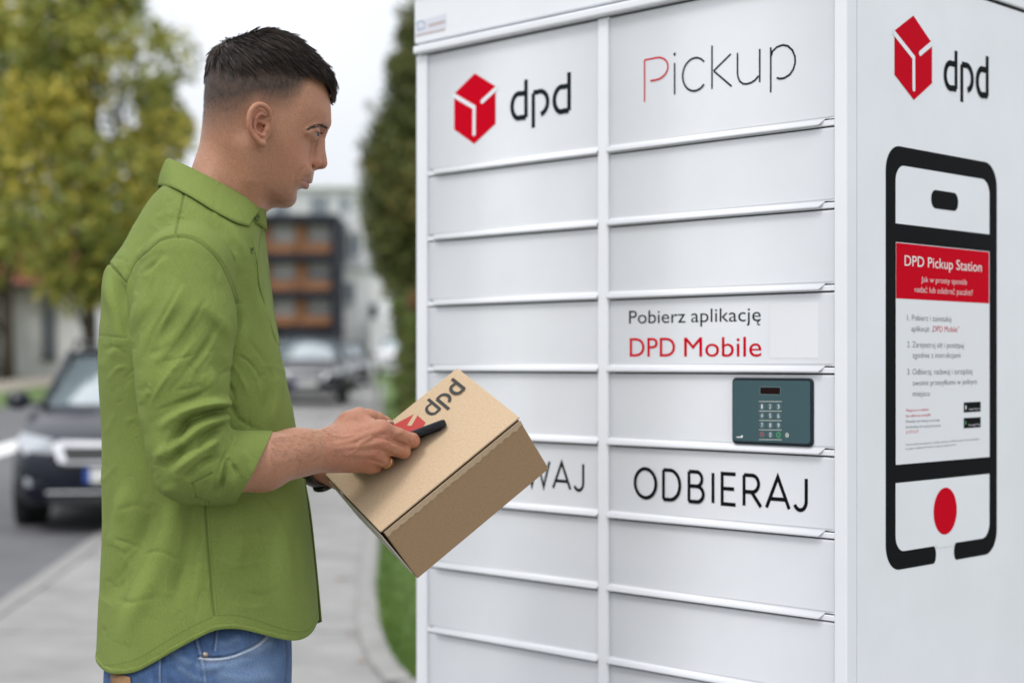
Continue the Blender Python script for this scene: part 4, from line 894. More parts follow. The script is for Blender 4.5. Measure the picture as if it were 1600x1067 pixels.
def inflated(poly, wctrl, rctrl, sw, sr, n=2.3, y0=0.):
    """a side-view outline given its real width: wctrl half widths, rctrl how far in from the outline the full width is reached"""
    px = [I(*q) for q in poly]; pz = smooth_poly([(q[0], q[2]) for q in px], 5)
    x0, z0 = pz.min(0)-.06; x1, z1 = pz.max(0)+.06
    D = Grid2(x0, x1, z0, z1, polyd(pz), .0012)
    def blur(g, sg):
        r_ = int(3*sg/.0012); k_ = np.exp(-.5*(np.arange(-r_, r_+1)*.0012/sg)**2); k_ /= k_.sum(); p_ = np.pad(g, r_, mode='edge')
        p_ = np.apply_along_axis(lambda v: np.convolve(v, k_, 'valid'), 0, p_); return np.apply_along_axis(lambda v: np.convolve(v, k_, 'valid'), 1, p_)
    ss = lambda a, b, v: (lambda t: t*t*(3-2*t))(np.clip((v-a)/(b-a), 0, 1)); g0 = D.g.astype(float)   # smooth the inner distance so no ridge shows along the outline's medial lines
    g1 = g0+(blur(g0, .003)-g0)*ss(.0005, .005, -g0); g1 = g1+(blur(g0, .008)-g1)*ss(.004, .016, -g0); g1 = g1+(blur(g0, .015)-g1)*ss(.014, .034, -g0); D.g = g1.astype(np.float32)
    Wf = Grid2(x0, x1, z0, z1, rbf(wctrl, sw), .004); Rf = Grid2(x0, x1, z0, z1, rbf(rctrl, sr), .004)
    def fn(P):
        d = D(P[:, 0], P[:, 2]); w = Wf(P[:, 0], P[:, 2]); r = Rf(P[:, 0], P[:, 2])
        a = np.maximum(1+d/r, 0); b = np.abs(P[:, 1]-y0)/w; q = (a**n+b**n+1e-12)**(1/n); return (q-1)*np.minimum(r, w)*.95
    wm_ = max(v for _, v in wctrl)
    return fn, (np.array([x0+.04, y0-wm_, z0+.04], np.float32), np.array([x1-.04, y0+wm_, z1-.04], np.float32))
# ================================================================== THE MAN
def onray(f, pxs, lat0=.30, lat1=-.05):
    """first point of a shape met along the view through each photo position (near side of the man), in his frame"""
    out = []
    for px, py in pxs:
        la = np.arange(lat0, lat1, -.0008); A = np.array(I(px, py, lat0)); B = np.array(I(px, py, lat1)); t = (lat0-la)/(lat0-lat1)
        P_ = (A+(B-A)*t[:, None]).astype(np.float32); d = evalf(f, P_); h_ = np.nonzero(d < 0)[0]; out.append(P_[h_[0]] if len(h_) else np.array(I(px, py, 0)))
    return np.array(out)
HEADP = [(509, 132), (514, 150), (516.2, 165), (517.2, 180), (516.5, 190), (512, 199), (504.5, 207), (496, 216), (489.5, 227), (486.6, 239), (486.4, 250), (488.2, 260), (490.2, 266.5), (490.2, 272), (488.8, 278), (486.3, 283), (483.5, 285.8), (480.2, 287.2),
 (480.8, 289.8), (479.4, 293.4), (475.5, 296.2), (470, 298), (466.4, 301), (464.2, 305.5), (463.2, 311), (461, 317), (456, 322), (449, 324.8), (441, 325), (430, 322.6), (418, 319.5), (406, 314), (395, 304), (386, 290), (376, 275), (362, 262),
 (346, 250), (332, 237), (324, 222), (320.5, 203), (319.5, 178), (320, 152), (322.5, 127), (329, 107), (342, 90), (360, 77), (380, 69), (402, 64), (425, 63), (450, 68), (472, 80), (488, 97), (500, 115)]
HW = [((420, 105), .075), ((350, 120), .072), ((335, 190), .060), ((345, 150), .069), ((395, 150), .0765), ((400, 195), .0725), ((465, 120), .066), ((470, 165), .066), ((500, 150), .056), ((505, 180), .056), ((485, 205), .0605), ((455, 215), .0675), ((430, 215), .069),
 ((455, 240), .0655), ((440, 265), .0605), ((415, 280), .0575), ((410, 250), .063), ((455, 295), .044), ((462, 312), .033), ((440, 305), .047), ((475, 280), .045), ((495, 235), .050), ((480, 260), .050), ((380, 240), .060), ((430, 322), .040)]
HR = [((420, 90), .080), ((350, 130), .075), ((335, 200), .055), ((500, 160), .062), ((505, 195), .058), ((488, 230), .056), ((485, 265), .048), ((475, 285), .044), ((460, 310), .036), ((430, 318), .028), ((405, 300), .030), ((380, 270), .04), ((420, 200), .07)]
fb, bb = inflated(HEADP, HW, HR, .028, .035, 2.35)
BODY = Sdf(); BODY.add(fb, bb, .0)
def both(fn):
    for s in (1, -1): fn(s)
def Is(px, py, lat, s): p = I(px, py, lat); return (p[0], p[1]*s, p[2])
mp_ = lambda p, s: (p[0], -abs(p[1])*s, p[2])           # s = 1: right side (camera), -1: left side
def J(px, py, lat):                                     # photo position read on the near side, kept as a point at lateral distance lat
    return I(px, py, lat)
def side(p, s): return (p[0], p[1]*s, p[2])
# neck and trapezius
BODY.chain([(I(378, 205), .052), (I(360, 262), .0545), (I(342, 318), .0555), (I(332, 368), .056)], .020)
BODY.chain([(I(400, 296), .020), (I(386, 326), .024), (I(376, 350), .026)], .030)
for s in (1, -1):
    BODY.chain([(side(I(392, 232, .052), s), .015), (side(I(392, 280, .046), s), .013), (side(I(388, 335, .020), s), .012)], .022)
    BODY.chain([(side(I(346, 250, .022), s), .020), (side(I(322, 305, .040), s), .024), (side(I(300, 365, .07), s), .022)], .018)
# brow, cheek bone, eye hollow
for s in (1, -1):
    BODY.chain([(side(I(508.5, 194.5, .012), s), .0072), (side(I(502.5, 196.5, .028), s), .0074), (side(I(492, 201, .042), s), .0064), (side(I(482, 207, .050), s), .004)], .009)
    BODY.ell(side(I(505, 210, .030), s), (.0150, .0175, .0100), .014, 's')
# nose
BODY.chain([(I(506, 206), .0045), (I(502.4, 219), .0052), (I(501.5, 233), .0066), (I(502, 246), .0082), (I(502.6, 254.5), .0088)], .010)
for s in (1, -1):
    BODY.chain([(side(I(497, 222, .006), s), .006), (side(I(495, 238, .0095), s), .0075), (side(I(492.5, 252, .0125), s), .0080)], .009)
    BODY.ell(side(I(493, 255.6, .0135), s), (.0082, .0050, .0066), .0045)
BODY.chain([(I(503, 257.5), .0062), (I(496.5, 260.8), .0042), (I(491, 262.5), .0040)], .004)
for s in (1, -1):
    BODY.ell(side(I(497.5, 262.6, .0095), s), (.0056, .0046, .0024), .0016, 's')
    BODY.ell(side(I(487.5, 261, .0175), s), (.0018, .0018, .004), .004, 's')
# mouth: lips and the line between them
for s in (1, -1):
    BODY.chain([(side(I(481.3, 281.5, .003), s), .0050), (side(I(476.5, 281, .012), s), .0030), (side(I(470.5, 282.5, .022), s), .0012)], .006)
    BODY.chain([(side(I(475.8, 291.2, .003), s), .0052), (side(I(471.8, 289.8, .012), s), .0034), (side(I(468.5, 285.5, .021), s), .0012)], .006)
    BODY.ell(side(I(473, 299, .012), s), (.006, .012, .0045), .010, 's')
ml = onray(BODY, [(481.6, 286.6), (478.5, 285.3), (475, 283.6), (472, 282.6), (469.3, 283.2)], .09)
for s in (1, -1): BODY.chain([(side((I(482.5, 286.8)[0]+.002, 0, I(482.5, 286.8)[2]), s), .0013)]+[(side(tuple(p), s), r) for p, r in zip(ml, (.0013, .0014, .0014, .0014, .0010))], .0020, 's')
# lids around the eyeball
EYE = I(486.8, 208.6, .0318)
for s in (1, -1):
    c = side(EYE, s); BODY.ell(c, (.0133, .0136, .0120), .0080)
    an = R_(24); R_e = np.array([[math.cos(an), math.sin(an)*s, .12], [-math.sin(an)*s, math.cos(an), 0], [-.12, 0, .99]], np.float32)
    cc = (c[0]+.0122*math.cos(an), c[1]-.0122*math.sin(an)*s, c[2]-.0026)
    BODY.ell(cc, (.0075, .0122, .0023), .0008, 's', R_e)
    BODY.chain([(side(I(500, 203.6, .020), s), .0010), (side(I(499, 201.6, .031), s), .0012), (side(I(490.5, 204.5, .0445), s), .0010)], .003, 's')      # crease above the upper lid
groove_f = [((467, 266), (462.5, 275), (459, 287)), ((476, 262), (471, 268), (466.5, 277))]
for gp_ in groove_f:
    q = onray(BODY, gp_, .09); gg = grad(BODY, q); gg /= np.linalg.norm(gg, axis=1, keepdims=True); q = q+gg*.0011
    for s in (1, -1): BODY.chain([(side(tuple(p), s), r) for p, r in zip(q, (.0004, .0010, .0004))], .005, 's')
# ears
def ear(s):
    E_ = lambda px, py, lat: side(I(px, py, lat), s)
    BODY.ell(E_(405.5, 193, .0770), (.0180, .0072, .0272), .007, rot=np.array([[.98, 0, -.17], [0, 1, 0], [.17, 0, .98]])@np.array([[.94, -.34*s, 0], [.34*s, .94, 0], [0, 0, 1]]))
    hel = [(417.5, 193, .0775, .0026), (422, 184, .081, .003), (420.5, 174, .084, .0036), (413.5, 166.0, .087, .0040), (404, 164.0, .0895, .0042), (396, 168.5, .092, .0043), (390.8, 178, .0935, .0043), (389.2, 190, .0935, .0041), (390.5, 201, .092, .0041), (395, 210.5, .089, .0043), (401.5, 218, .086, .0046), (407.5, 223.2, .0835, .0052), (411, 225.2, .0812, .0050)]
    BODY.chain([(E_(*q[:3]), q[3]) for q in spline(hel, 4)], .0022)
    BODY.chain([(E_(411.5, 219, .080), .0042), (E_(414, 213, .077), .0030)], .003)
    anti = [(414, 181, .0835, .0028), (407.5, 178, .0865, .0034), (401, 183, .0885, .0034), (398, 191, .088, .0032), (398.2, 199, .087, .0032), (401.5, 206, .0865, .0034), (407, 211, .0855, .0032), (412, 212.5, .083, .0026)]
    BODY.chain([(E_(*q[:3]), q[3]) for q in spline(anti, 4)], .0030)
    BODY.chain([(E_(416.5, 186.5, .0805), .0022), (E_(408, 191.5, .0790), .0022)], .003)                    # root of the helix
    BODY.ell(E_(406.5, 200, .0840), (.0062, .0075, .0075), .003, 's'); BODY.ell(E_(410.5, 184.5, .086), (.006, .0048, .0024), .0025, 's'); BODY.ell(E_(413.5, 198.5, .0765), (.0026, .008, .0040), .002, 's')
    BODY.chain([(E_(417.5, 195.5, .0775), .0034), (E_(416.5, 203, .0795), .0036), (E_(414.5, 208.5, .080), .0028)], .004)
ear(1); ear(-1)
# ------------------------------------------------------------------ arms and hands
RS = I(288, 430, .150); RE = I(299, 726, .212); RW = I(517, 701, .142)
BODY.chain([(RS, .040), (I(289, 560, .195), .040), (RE, .036)], .012)
BODY.chain([(RE, .036), (I(350, 727, .208), .0395), (I(410, 722, .186), .0405), (I(465, 706, .163), .0325), (RW, .0275)], .02, kin=.01)
BODY.chain([(I(450, 711, .152), .029), (I(517, 705, .130), .0235)], .02)
# palm of the right hand: back of the hand towards the camera
kn = {'i': (598, 671, .116), 'm': (596, 692, .120), 'r': (586, 711, .116), 'p': (571, 725, .108)}
for a, r0, r1 in (('i', .0215, .0135), ('m', .0235, .0140), ('r', .0225, .0138), ('p', .020, .0130)):
    k0 = kn[a]; wx = {'i': (520, 692, .132), 'm': (518, 700, .136), 'r': (518, 707, .134), 'p': (518, 714, .128)}[a]
    BODY.chain([(I(*wx), r0), (I((wx[0]+k0[0])/2, (wx[1]+k0[1])/2, (wx[2]+k0[2])/2+.002), (r0+r1)/2+.0015), (I(*k0), r1)], .012)
def finger(jn, k=.0045): BODY.chain([(I(*p), r) for p, r in jn], k, kin=.0025)
finger([((598, 672, .117), .0130), ((622, 680, .108), .0112), ((645, 688.5, .094), .0104), ((646, 690, .076), .0095), ((634, 690, .060), .0088), ((618, 690, .052), .0080)])
finger([((594, 693, .120), .0132), ((613, 700, .112), .0112), ((630.5, 705.5, .098), .0104), ((632, 706, .078), .0094), ((622, 704, .062), .0086), ((608, 702, .054), .0080)])
finger([((585, 711, .117), .0128), ((596, 717.5, .110), .0108), ((603.5, 721, .098), .0098), ((606, 721, .080), .0090), ((600, 718, .066), .0084), ((590, 716, .058), .0078)])
finger([((571, 725, .109), .0120), ((579, 729.5, .103), .0100), ((585.5, 730, .094), .0088), ((589, 729, .080), .0082), ((585, 726, .066), .0076)])
BODY.chain([(I(527, 684, .122), .020), (I(545, 661, .104), .0175), (I(561, 651.5, .090), .0140), (I(577, 651.5, .080), .0115), (I(590, 654.5, .074), .0098), (I(601, 658.5, .068), .0082), (I(609.5, 662, .064), .0064)], .010, kin=.004)
BODY.chain([(I(555, 660, .098), .015), (I(575, 664, .106), .012), (I(592, 670, .112), .011)], .010)           # web between thumb and index
for a in ('i', 'm', 'r', 'p'):                          # knuckles and the cords behind them
    q = kn[a]; BODY.ell(I(q[0]-1, q[1]-1, q[2]+.0085), (.0075, .0055, .0065), .007)
    BODY.chain([(I(q[0]-4, q[1]-1, q[2]+.0115), .0022), (I((q[0]+521)/2+6, q[1]*.55+700*.45, q[2]+.0225), .0022), (I(530, q[1]*.2+700*.8, .157), .002)], .005)
for q in ((622, 676, .118), (611, 696.5, .121), (645.5, 680.5, .100)): BODY.ell(I(*q), (.006, .004, .0035), .005)
def groove(pxs, rs, k, op='s', off=.0006, f=None):
    """a crease or cord drawn along the near surface"""
    q = onray(BODY, pxs, .26); g = grad(BODY, q.astype(np.float32)); g /= np.linalg.norm(g, axis=1, keepdims=True); q = q+g*off
    for s in ((1, -1) if f else (1,)): BODY.chain([(side(tuple(p), s), r) for p, r in zip(q, rs)], k, op)
groove([(632, 697), (616, 691), (600, 685.5), (586, 684)], [.0016, .0018, .0012, .0002], .004, off=.0010)
groove([(624, 714), (610, 708.5), (596, 703), (582, 701)], [.0014, .0018, .0012, .0002], .004, off=.0010)
groove([(598, 724), (586, 720), (574, 717)], [.0014, .0014, .0002], .004, off=.0010)
groove([(596, 672), (572, 679), (545, 690), (525, 694)], [.0026, .0024, .0022, .0010], .006, 'u', -.0014)
groove([(593, 692), (568, 696), (540, 700), (525, 701)], [.0026, .0024, .0022, .0010], .006, 'u', -.0014)
groove([(584, 710), (562, 710), (538, 708)], [.0026, .0022, .0012], .006, 'u', -.0014)
groove([(578, 684), (563, 692), (556, 703), (541, 712)], [.0016, .0018, .0016, .0008], .004, 'u', -.0004)
groove([(505, 672), (520, 680), (535, 683), (552, 680)], [.0010, .0016, .0016, .0008], .004, 'u', -.0006)
groove([(613, 676), (611, 684)], [.0007, .0007], .002); groove([(641, 682), (638.5, 692)], [.0007, .0007], .002); groove([(588.5, 651), (587, 657)], [.0006, .0006], .002)
BODY.chain([(I(470, 690, .185), .0018), (I(510, 688, .166), .002), (I(545, 690, .150), .002), (I(572, 688, .143), .0018)], .004)
# left arm, mostly behind the shirt and the parcel
LS = side(I(288, 430, .150), -1); LEl = I(350, 735, -.225); LW = I(494, 729, -.075)
BODY.chain([(LS, .040), (I(315, 560, -.20), .040), (LEl, .036)], .012); BODY.chain([(LEl, .036), (I(420, 738, -.155), .034), (LW, .0250)], .008)
def loc(p): v = Vector((p[0], p[1], CAMH+p[2]))-MO; return (v.dot(FW), v.dot(NL), v.z)
bp = lambda a, b, c: tuple(loc(tuple(Vector((bcen.x, bcen.y, bcen.z-CAMH))+BA*a+BB*b+BC*c)))
lm = bp(.070, .112, .066); BODY.chain([(LW, .0235), (tuple((np.array(LW)+np.array(lm))/2), .022), (lm, .019)], .008)
for j, (a0, b0, a1, b1) in enumerate(((.085, .085, .045, .03), (.065, .09, .02, .04), (.045, .095, .0, .055), (.03, .10, -.02, .075))):
    BODY.chain([(bp(a0+.01, b0+.012, .074), .0125), (bp(a1+.02, b1+.02, .0705), .0105), (bp(a1, b1, .0675), .0095), (bp(a1-.02, b1-.012, .0670), .0082)], .006)
BODY.chain([(tuple(np.array(LW)*.6+np.array(lm)*.4), .018), (bp(.09, .118, .045), .0125), (bp(.06, .112, .015), .0105), (bp(.04, .109, -.005), .009)], .010)
# trunk under the shirt
BODY.ell(I(300, 480), (.085, .135, .14), .04); BODY.ell(I(310, 640), (.085, .125, .20), .05); BODY.ell(I(300, 860), (.088, .140, .15), .05)
for s in (1, -1): BODY.chain([(side(I(300, 400, .03), s), .050), (side(I(290, 440, .13), s), .040)], .03)
EXT = ((-.30, -.34, .80), (.40, .34, 1.90))
#DEV
V, F = extract(BODY, *EXT, .0022)
zc = I(300, 262)[2]; c_ = V[F].mean(1)
xw = I(372, 700, .2)[0]
sel = ((c_[:, 2] > I(300, 335)[2]) & (c_[:, 0] > -.1) & (c_[:, 1] > -.11) & (c_[:, 1] < .025)) | ((c_[:, 0] > xw) & (c_[:, 2] < I(300, 600)[2]) & (c_[:, 2] > I(300, 800)[2]) & (c_[:, 1] < -.03))
V, F = subdivide(V, F, sel); V = project(BODY, V, 2, .001); NB = normals(V, F)
# ------------------------------------------------------------------ skin colour: what the skin itself has (stubble, lips, flush), no shading
def ipx(V):
    """man's frame -> photo position, for painting things where they are"""
    w = np.array(MANW)[:3, :3]@V.T+np.array(MANW)[:3, 3:4]; return CX+FPX*w[0]/w[1], Y0-FPX*(w[2]-CAMH)/w[1]
def sstep(a, b, x): t = np.clip((x-a)/(b-a), 0, 1); return t*t*(3-2*t)
def noise3(P, s, seed=0, oct=3):
    r = np.random.default_rng(seed); o = np.zeros(len(P)); amp = 1
    for i in range(oct):
        for k in range(5):
            d = r.normal(size=3); d /= np.linalg.norm(d); o += amp*np.sin(P@(d*s*(2**i)*r.uniform(.7, 1.4))+r.uniform(0, 6.28))/5
        amp *= .5
    return o
SK = np.array([.372, .180, .106]); near = (V[:, 1] < 0)
Vm = V.copy(); Vm[:, 1] = -np.abs(V[:, 1])              # both sides painted alike
ux, uy = ipx(Vm); mx_, my_ = ipx(V*np.array([1, 0, 1]))
col = np.repeat(SK[None], len(V), 0)*(1+.05*noise3(V, 60, 1)[:, None]+.045*noise3(V, 600, 2, 2)[:, None])*(1+noise3(V, 90, 17)[:, None]*np.array([.01, .035, .03]))
def gl(cx_, cy_, rx, ry): return np.exp(-(((ux-cx_)/rx)**2+((uy-cy_)/ry)**2))
head = V[:, 2] > I(300, 345)[2]
red = head*(.55*gl(500, 256, 12, 11)+.30*gl(455, 245, 32, 26)+.55*gl(402, 195, 20, 34)*(np.abs(V[:, 1]) > .074))
hand = (~head) & (V[:, 0] > I(500, 700, .1)[0]); red = red+hand*.28
for a in kn.values(): red = red+hand*.34*gl(a[0], a[1], 12, 10)
red = red+hand*(.35*gl(650, 690, 8, 9)+.3*gl(637, 708, 8, 8)+.3*gl(610, 659, 9, 6)+.12*noise3(V, 130, 44))
col = col*(1-np.clip(red, 0, 1)[:, None]*np.array([-.04, .24, .20]))
lip = head*np.maximum(gl(479, 282.8, 7, 2.6), gl(476, 290.6, 6.5, 4.2))*sstep(467, 472, ux); lip = np.clip(lip*1.5, 0, 1)[:, None]; col = col*(1-lip)+np.array([.34, .135, .10])*lip
beard = head*np.clip(.9*gl(455, 312, 22, 20)+.8*gl(484, 276, 8, 8)+.55*gl(425, 300, 24, 20)+.30*gl(410, 262, 18, 25), 0, 1)*(.85+.3*noise3(V, 500, 3)); beard = np.clip(beard, 0, 1)[:, None]*.30
col = col*(1-beard)+np.array([.12, .075, .06])*beard
# clipped hair at the sides and back: dark at the top, fading into skin
NX, NZ_ = (510-318), 1
def fade(ux, uy):
    edge = np.interp(ux, [300, 330, 362, 380, 400, 425, 448, 460, 468, 476, 486, 496, 530], [226, 224, 214, 192, 164, 178, 180, 172, 160, 146, 126, 108, 60])      # where bare skin begins
    full = np.interp(ux, [300, 330, 360, 400, 440, 468, 476, 486, 496, 530], [148, 148, 146, 138, 137, 124, 111, 96, 82, 40])
    return np.clip((edge-uy)/np.maximum(edge-full, 6), 0, 1)
fd = head*fade(ux, uy)*(np.abs(V[:, 1]) < .0775); dens = (fd**1.1)*(.95+.05*noise3(V, 300, 9)+.10*noise3(V, 1100, 11)); dens = np.clip(dens*.95, 0, .95)[:, None]
HAIRC = np.array([.030, .021, .016]); col = col*(1-dens)+HAIRC*1.25*dens
M_skin = mat('skin', tuple(SK), .46, attr='col', var=.19, vscale=560, bump=.5, bscale=850, sss=.12, spec=.38, detail=5, bdist=.0006)
man = empty('person', (MO.x, MO.y, 0), math.atan2(FW.y, FW.x), 'man in green shirt and blue jeans holding a parcel and phone before the locker', 'person')
body = np_mesh('body', V, F, M_skin, man, smooth=True, col=np.clip(col, 0, 1))
# eyeballs
M_eye = mat('eye_white', (.33, .31, .295), .15, spec=.5, coat=.2); M_iris = mat('iris', (.045, .045, .042), .2, spec=.3); M_pup = mat('pupil', (.006, .006, .006), .2, spec=.3)
for s in (1, -1):
    c = side(EYE, s); gd = Vector((.93, -.30, -.20)).normalized(); Q = Matrix.Translation(c) @ gd.to_track_quat('Z', 'Y').to_matrix().to_4x4()
    e = MB().lathe([(.0119*math.sin(a), .0119*math.cos(a)) for a in np.linspace(.03, 3.11, 20)], 28, Q).build('eyeball', M_eye, man, smooth=True)
    MB().lathe([(.0121*math.sin(a), .0121*math.cos(a)) for a in np.linspace(.19, .50, 6)], 28, Q).build('iris', M_iris, e, smooth=True)
    MB().lathe([(.0122*math.sin(a), .0122*math.cos(a)) for a in np.linspace(.01, .21, 5)], 24, Q).build('pupil', M_pup, e, smooth=True)
# ================================================================== HAIR, EYEBROWS, LASHES
def strands(name, R0, paths, rad, m, parent, col, sides=3, kind=None):
    """paths (n, k, 3): tapered tubes"""
    n, k, _ = paths.shape; t = np.gradient(paths, axis=1); t /= np.linalg.norm(t, axis=2, keepdims=True)+1e-9
    a = np.cross(t, np.array([.31, .2, .93])); a /= np.linalg.norm(a, axis=2, keepdims=True)+1e-9; b = np.cross(t, a)
    rr = rad[:, None]*np.linspace(1, .12, k)[None]**.7; v = []
    for j in range(sides):
        w = 2*math.pi*j/sides; v.append(paths+(a*math.cos(w)+b*math.sin(w))*rr[..., None])
    v = np.stack(v, 2).reshape(-1, 3); base = (np.arange(n)*k*sides)[:, None, None]+(np.arange(k-1)*sides)[None, :, None]
    q = [np.stack([base+j, base+(j+1) % sides, base+sides+(j+1) % sides, base+sides+j], -1) for j in range(sides)]
    f = np.concatenate([x.reshape(-1, 4) for x in q]); c = np.repeat(col, k*sides, 0)
    o = np_mesh(name, v, f, m, parent, smooth=True, col=c); return tag(o, kind='stuff') if kind else o
HAIRP = [(518.5, 159), (522.5, 145), (522, 128), (512.5, 109), (496, 90), (479, 73.5), (459, 60), (439, 51.5), (419, 48.5), (399, 51.5), (379, 57.5), (359, 63.5), (342, 74), (329, 88), (323, 106), (320, 131), (320, 160), (330, 180), (400, 190), (480, 180), (510, 165)]
HWH = [(q, v+.0045) for q, v in HW]
fh, bbh = inflated(HAIRP, HWH, HR, .028, .035, 2.35)
low = [(300, 80), (316, 90), (330, 99), (350, 111), (372, 117), (400, 114), (432, 116), (462, 123), (484, 128), (497, 124), (504, 130), (510, 143), (517, 155), (522, 160), (560, 175)]
lp = np.array([[I(*q)[0], I(*q)[2]] for q in low])
def cut(P): return (np.interp(P[:, 0], lp[:, 0], lp[:, 1])-P[:, 2])*.8
CAPF = Sdf(); CAPF.add(fh, None, 0); CAPF.add(cut, None, .010, 'i')
CV, CF = extract(CAPF, (bbh[0]-.012), (bbh[1]+.012), .0036); CV = project(CAPF, CV, 1)
M_hair = mat('dark_brown_hair', (.03, .02, .014), .40, attr='col', spec=.4)
cc_ = CV+0; cn = normals(CV, CF)
hair = np_mesh('hair', CV-cn*.0022, CF, M_hair, man, smooth=True, col=np.repeat(np.array([[.020, .0135, .010]]), len(CV), 0))
NH = 15000; fa = CV[CF].mean(1); ok = np.abs(cut(fa)) > -1; ids = rng.integers(0, len(CF), NH); w4 = rng.random((NH, 4)); w4 /= w4.sum(1, keepdims=True)
root = (CV[CF[ids]]*w4[..., None]).sum(1); keep = cut(root.astype(np.float32)) < -.001; root = root[keep]; NH = len(root)
crown = np.array(I(378, 52)); clump = noise3(root, 140, 21, 2)[:, None]; cl2 = noise3(root, 140, 33, 2)[:, None]
ln = rng.uniform(.018, .036, NH); P_ = root.copy(); path = [P_-0*root]; K_ = 6
hgt = np.linspace(-.0012, 1, K_); lift = rng.uniform(.0, .0050, NH)*(1+.9*np.clip(noise3(root, 210, 51, 2), -.6, 1.2))+.002*np.clip(noise3(root, 60, 52, 1), 0, 1)
oh = order(P_.astype(np.float32))
def cg(P):
    P = P.astype(np.float32); d = evalf(CAPF0, P); g = grad(CAPF0, P, .0012); g /= np.linalg.norm(g, axis=1, keepdims=True)+1e-9; return d, g
CAPF0 = Sdf(); CAPF0.add(fh, None, 0)
path = []
for i in range(K_):
    d, g = cg(P_); u = i/(K_-1); P_ = P_-(d-(-.002+lift*u+.0022*u))[:, None]*g; path.append(P_.copy())
    dr = (P_-crown); dr /= np.linalg.norm(dr, axis=1, keepdims=True)+1e-9; fw = np.array([.62, 0, -.16]); dr = dr+fw+np.cross(g, np.array([0, 1., 0]))*clump*.45+np.array([0, 1., 0])*cl2*.25+np.array([.10, 0, -.35])*u*(np.abs(P_[:, 1:2]) > .03)
    dr = dr-(dr*g).sum(1, keepdims=True)*g; dr /= np.linalg.norm(dr, axis=1, keepdims=True)+1e-9; P_ = P_+dr*(ln/(K_-1))[:, None]
path = np.stack(path, 1)
gid = rng.choice(NH, 1100, replace=False); near_ = np.empty(NH, int)
for i in range(0, NH, 2000): near_[i:i+2000] = (((root[i:i+2000, None]-root[gid][None])**2).sum(2)).argmin(1)
gp = path[gid[near_]]; wv_ = (np.linspace(0, 1, K_)**1.2*.72)[None, :, None]; path = path+(gp-path)*wv_; tl_ = (1+.5*rng.normal(size=1100))[near_][:, None]
hc = np.array([.036, .024, .018])*rng.uniform(.5, 1.6, (NH, 1))*(1+.6*cl2)*np.clip(tl_, .45, 2.4)*np.where(rng.random((NH, 1)) < .12, 2.0, 1)
tag(strands('hair_strands', None, path, rng.uniform(.00026, .0005, NH), M_hair, hair, hc), kind='stuff')
# ragged fringe over the forehead
NF = 700; fy = rng.uniform(-.052, .052, NF); px_ = rng.uniform(500, 521, NF); path = []
base = np.array([I(p, 118+rng.uniform(-8, 10)) for p in px_]); base[:, 1] = fy; P_ = base; L_f = rng.uniform(.014, .026, NF)
for i in range(5):
    d, g = cg(P_); u = i/4; P_ = P_-(d-(.0002+.0022*rng.random(NF)*u))[:, None]*g; path.append(P_.copy())
    dr = np.array([.35, 0, -1.])+np.stack([0*fy, .5*np.sin(fy*160+1), 0*fy], 1)*.5; dr = dr-(dr*g).sum(1, keepdims=True)*g; dr /= np.linalg.norm(dr, axis=1, keepdims=True); P_ = P_+dr*(L_f/4)[:, None]
tag(strands('fringe', None, np.stack(path, 1), rng.uniform(.0003, .0005, NF), M_hair, hair, np.array([.022, .015, .011])*rng.uniform(.6, 1.4, (NF, 1))), kind='stuff')
# clipped sides: short bristles
fmask = (dens[:, 0] > .06) & (uy < 232); cand = np.nonzero(fmask)[0]
pr = np.clip(dens[cand, 0], .12, 1)**.8; ids = rng.choice(cand, 20000, p=pr/pr.sum()); r0 = V[ids]+rng.normal(0, .0005, (len(ids), 3)); n0 = NB[ids]
r0 = r0-n0*.0002; dn = np.array([.15, 0, -1.])+rng.normal(0, .25, (len(ids), 3)); dn = dn-(dn*n0).sum(1, keepdims=True)*n0; dn /= np.linalg.norm(dn, axis=1, keepdims=True)
sl_ = (.0012+.0042*dens[ids, 0])*rng.uniform(.6, 1.2, len(ids)); tip = r0+(dn*.85+n0*.42)*sl_[:, None]
hair_s = strands('clipped_hair', None, np.stack([r0, (r0+tip)/2+n0*.0003, tip], 1), np.full(len(ids), 0.00007)*rng.uniform(.7, 1.3, len(ids)), M_hair, hair, HAIRC*rng.uniform(.7, 1.5, (len(ids), 1))); tag(hair_s, kind='stuff')
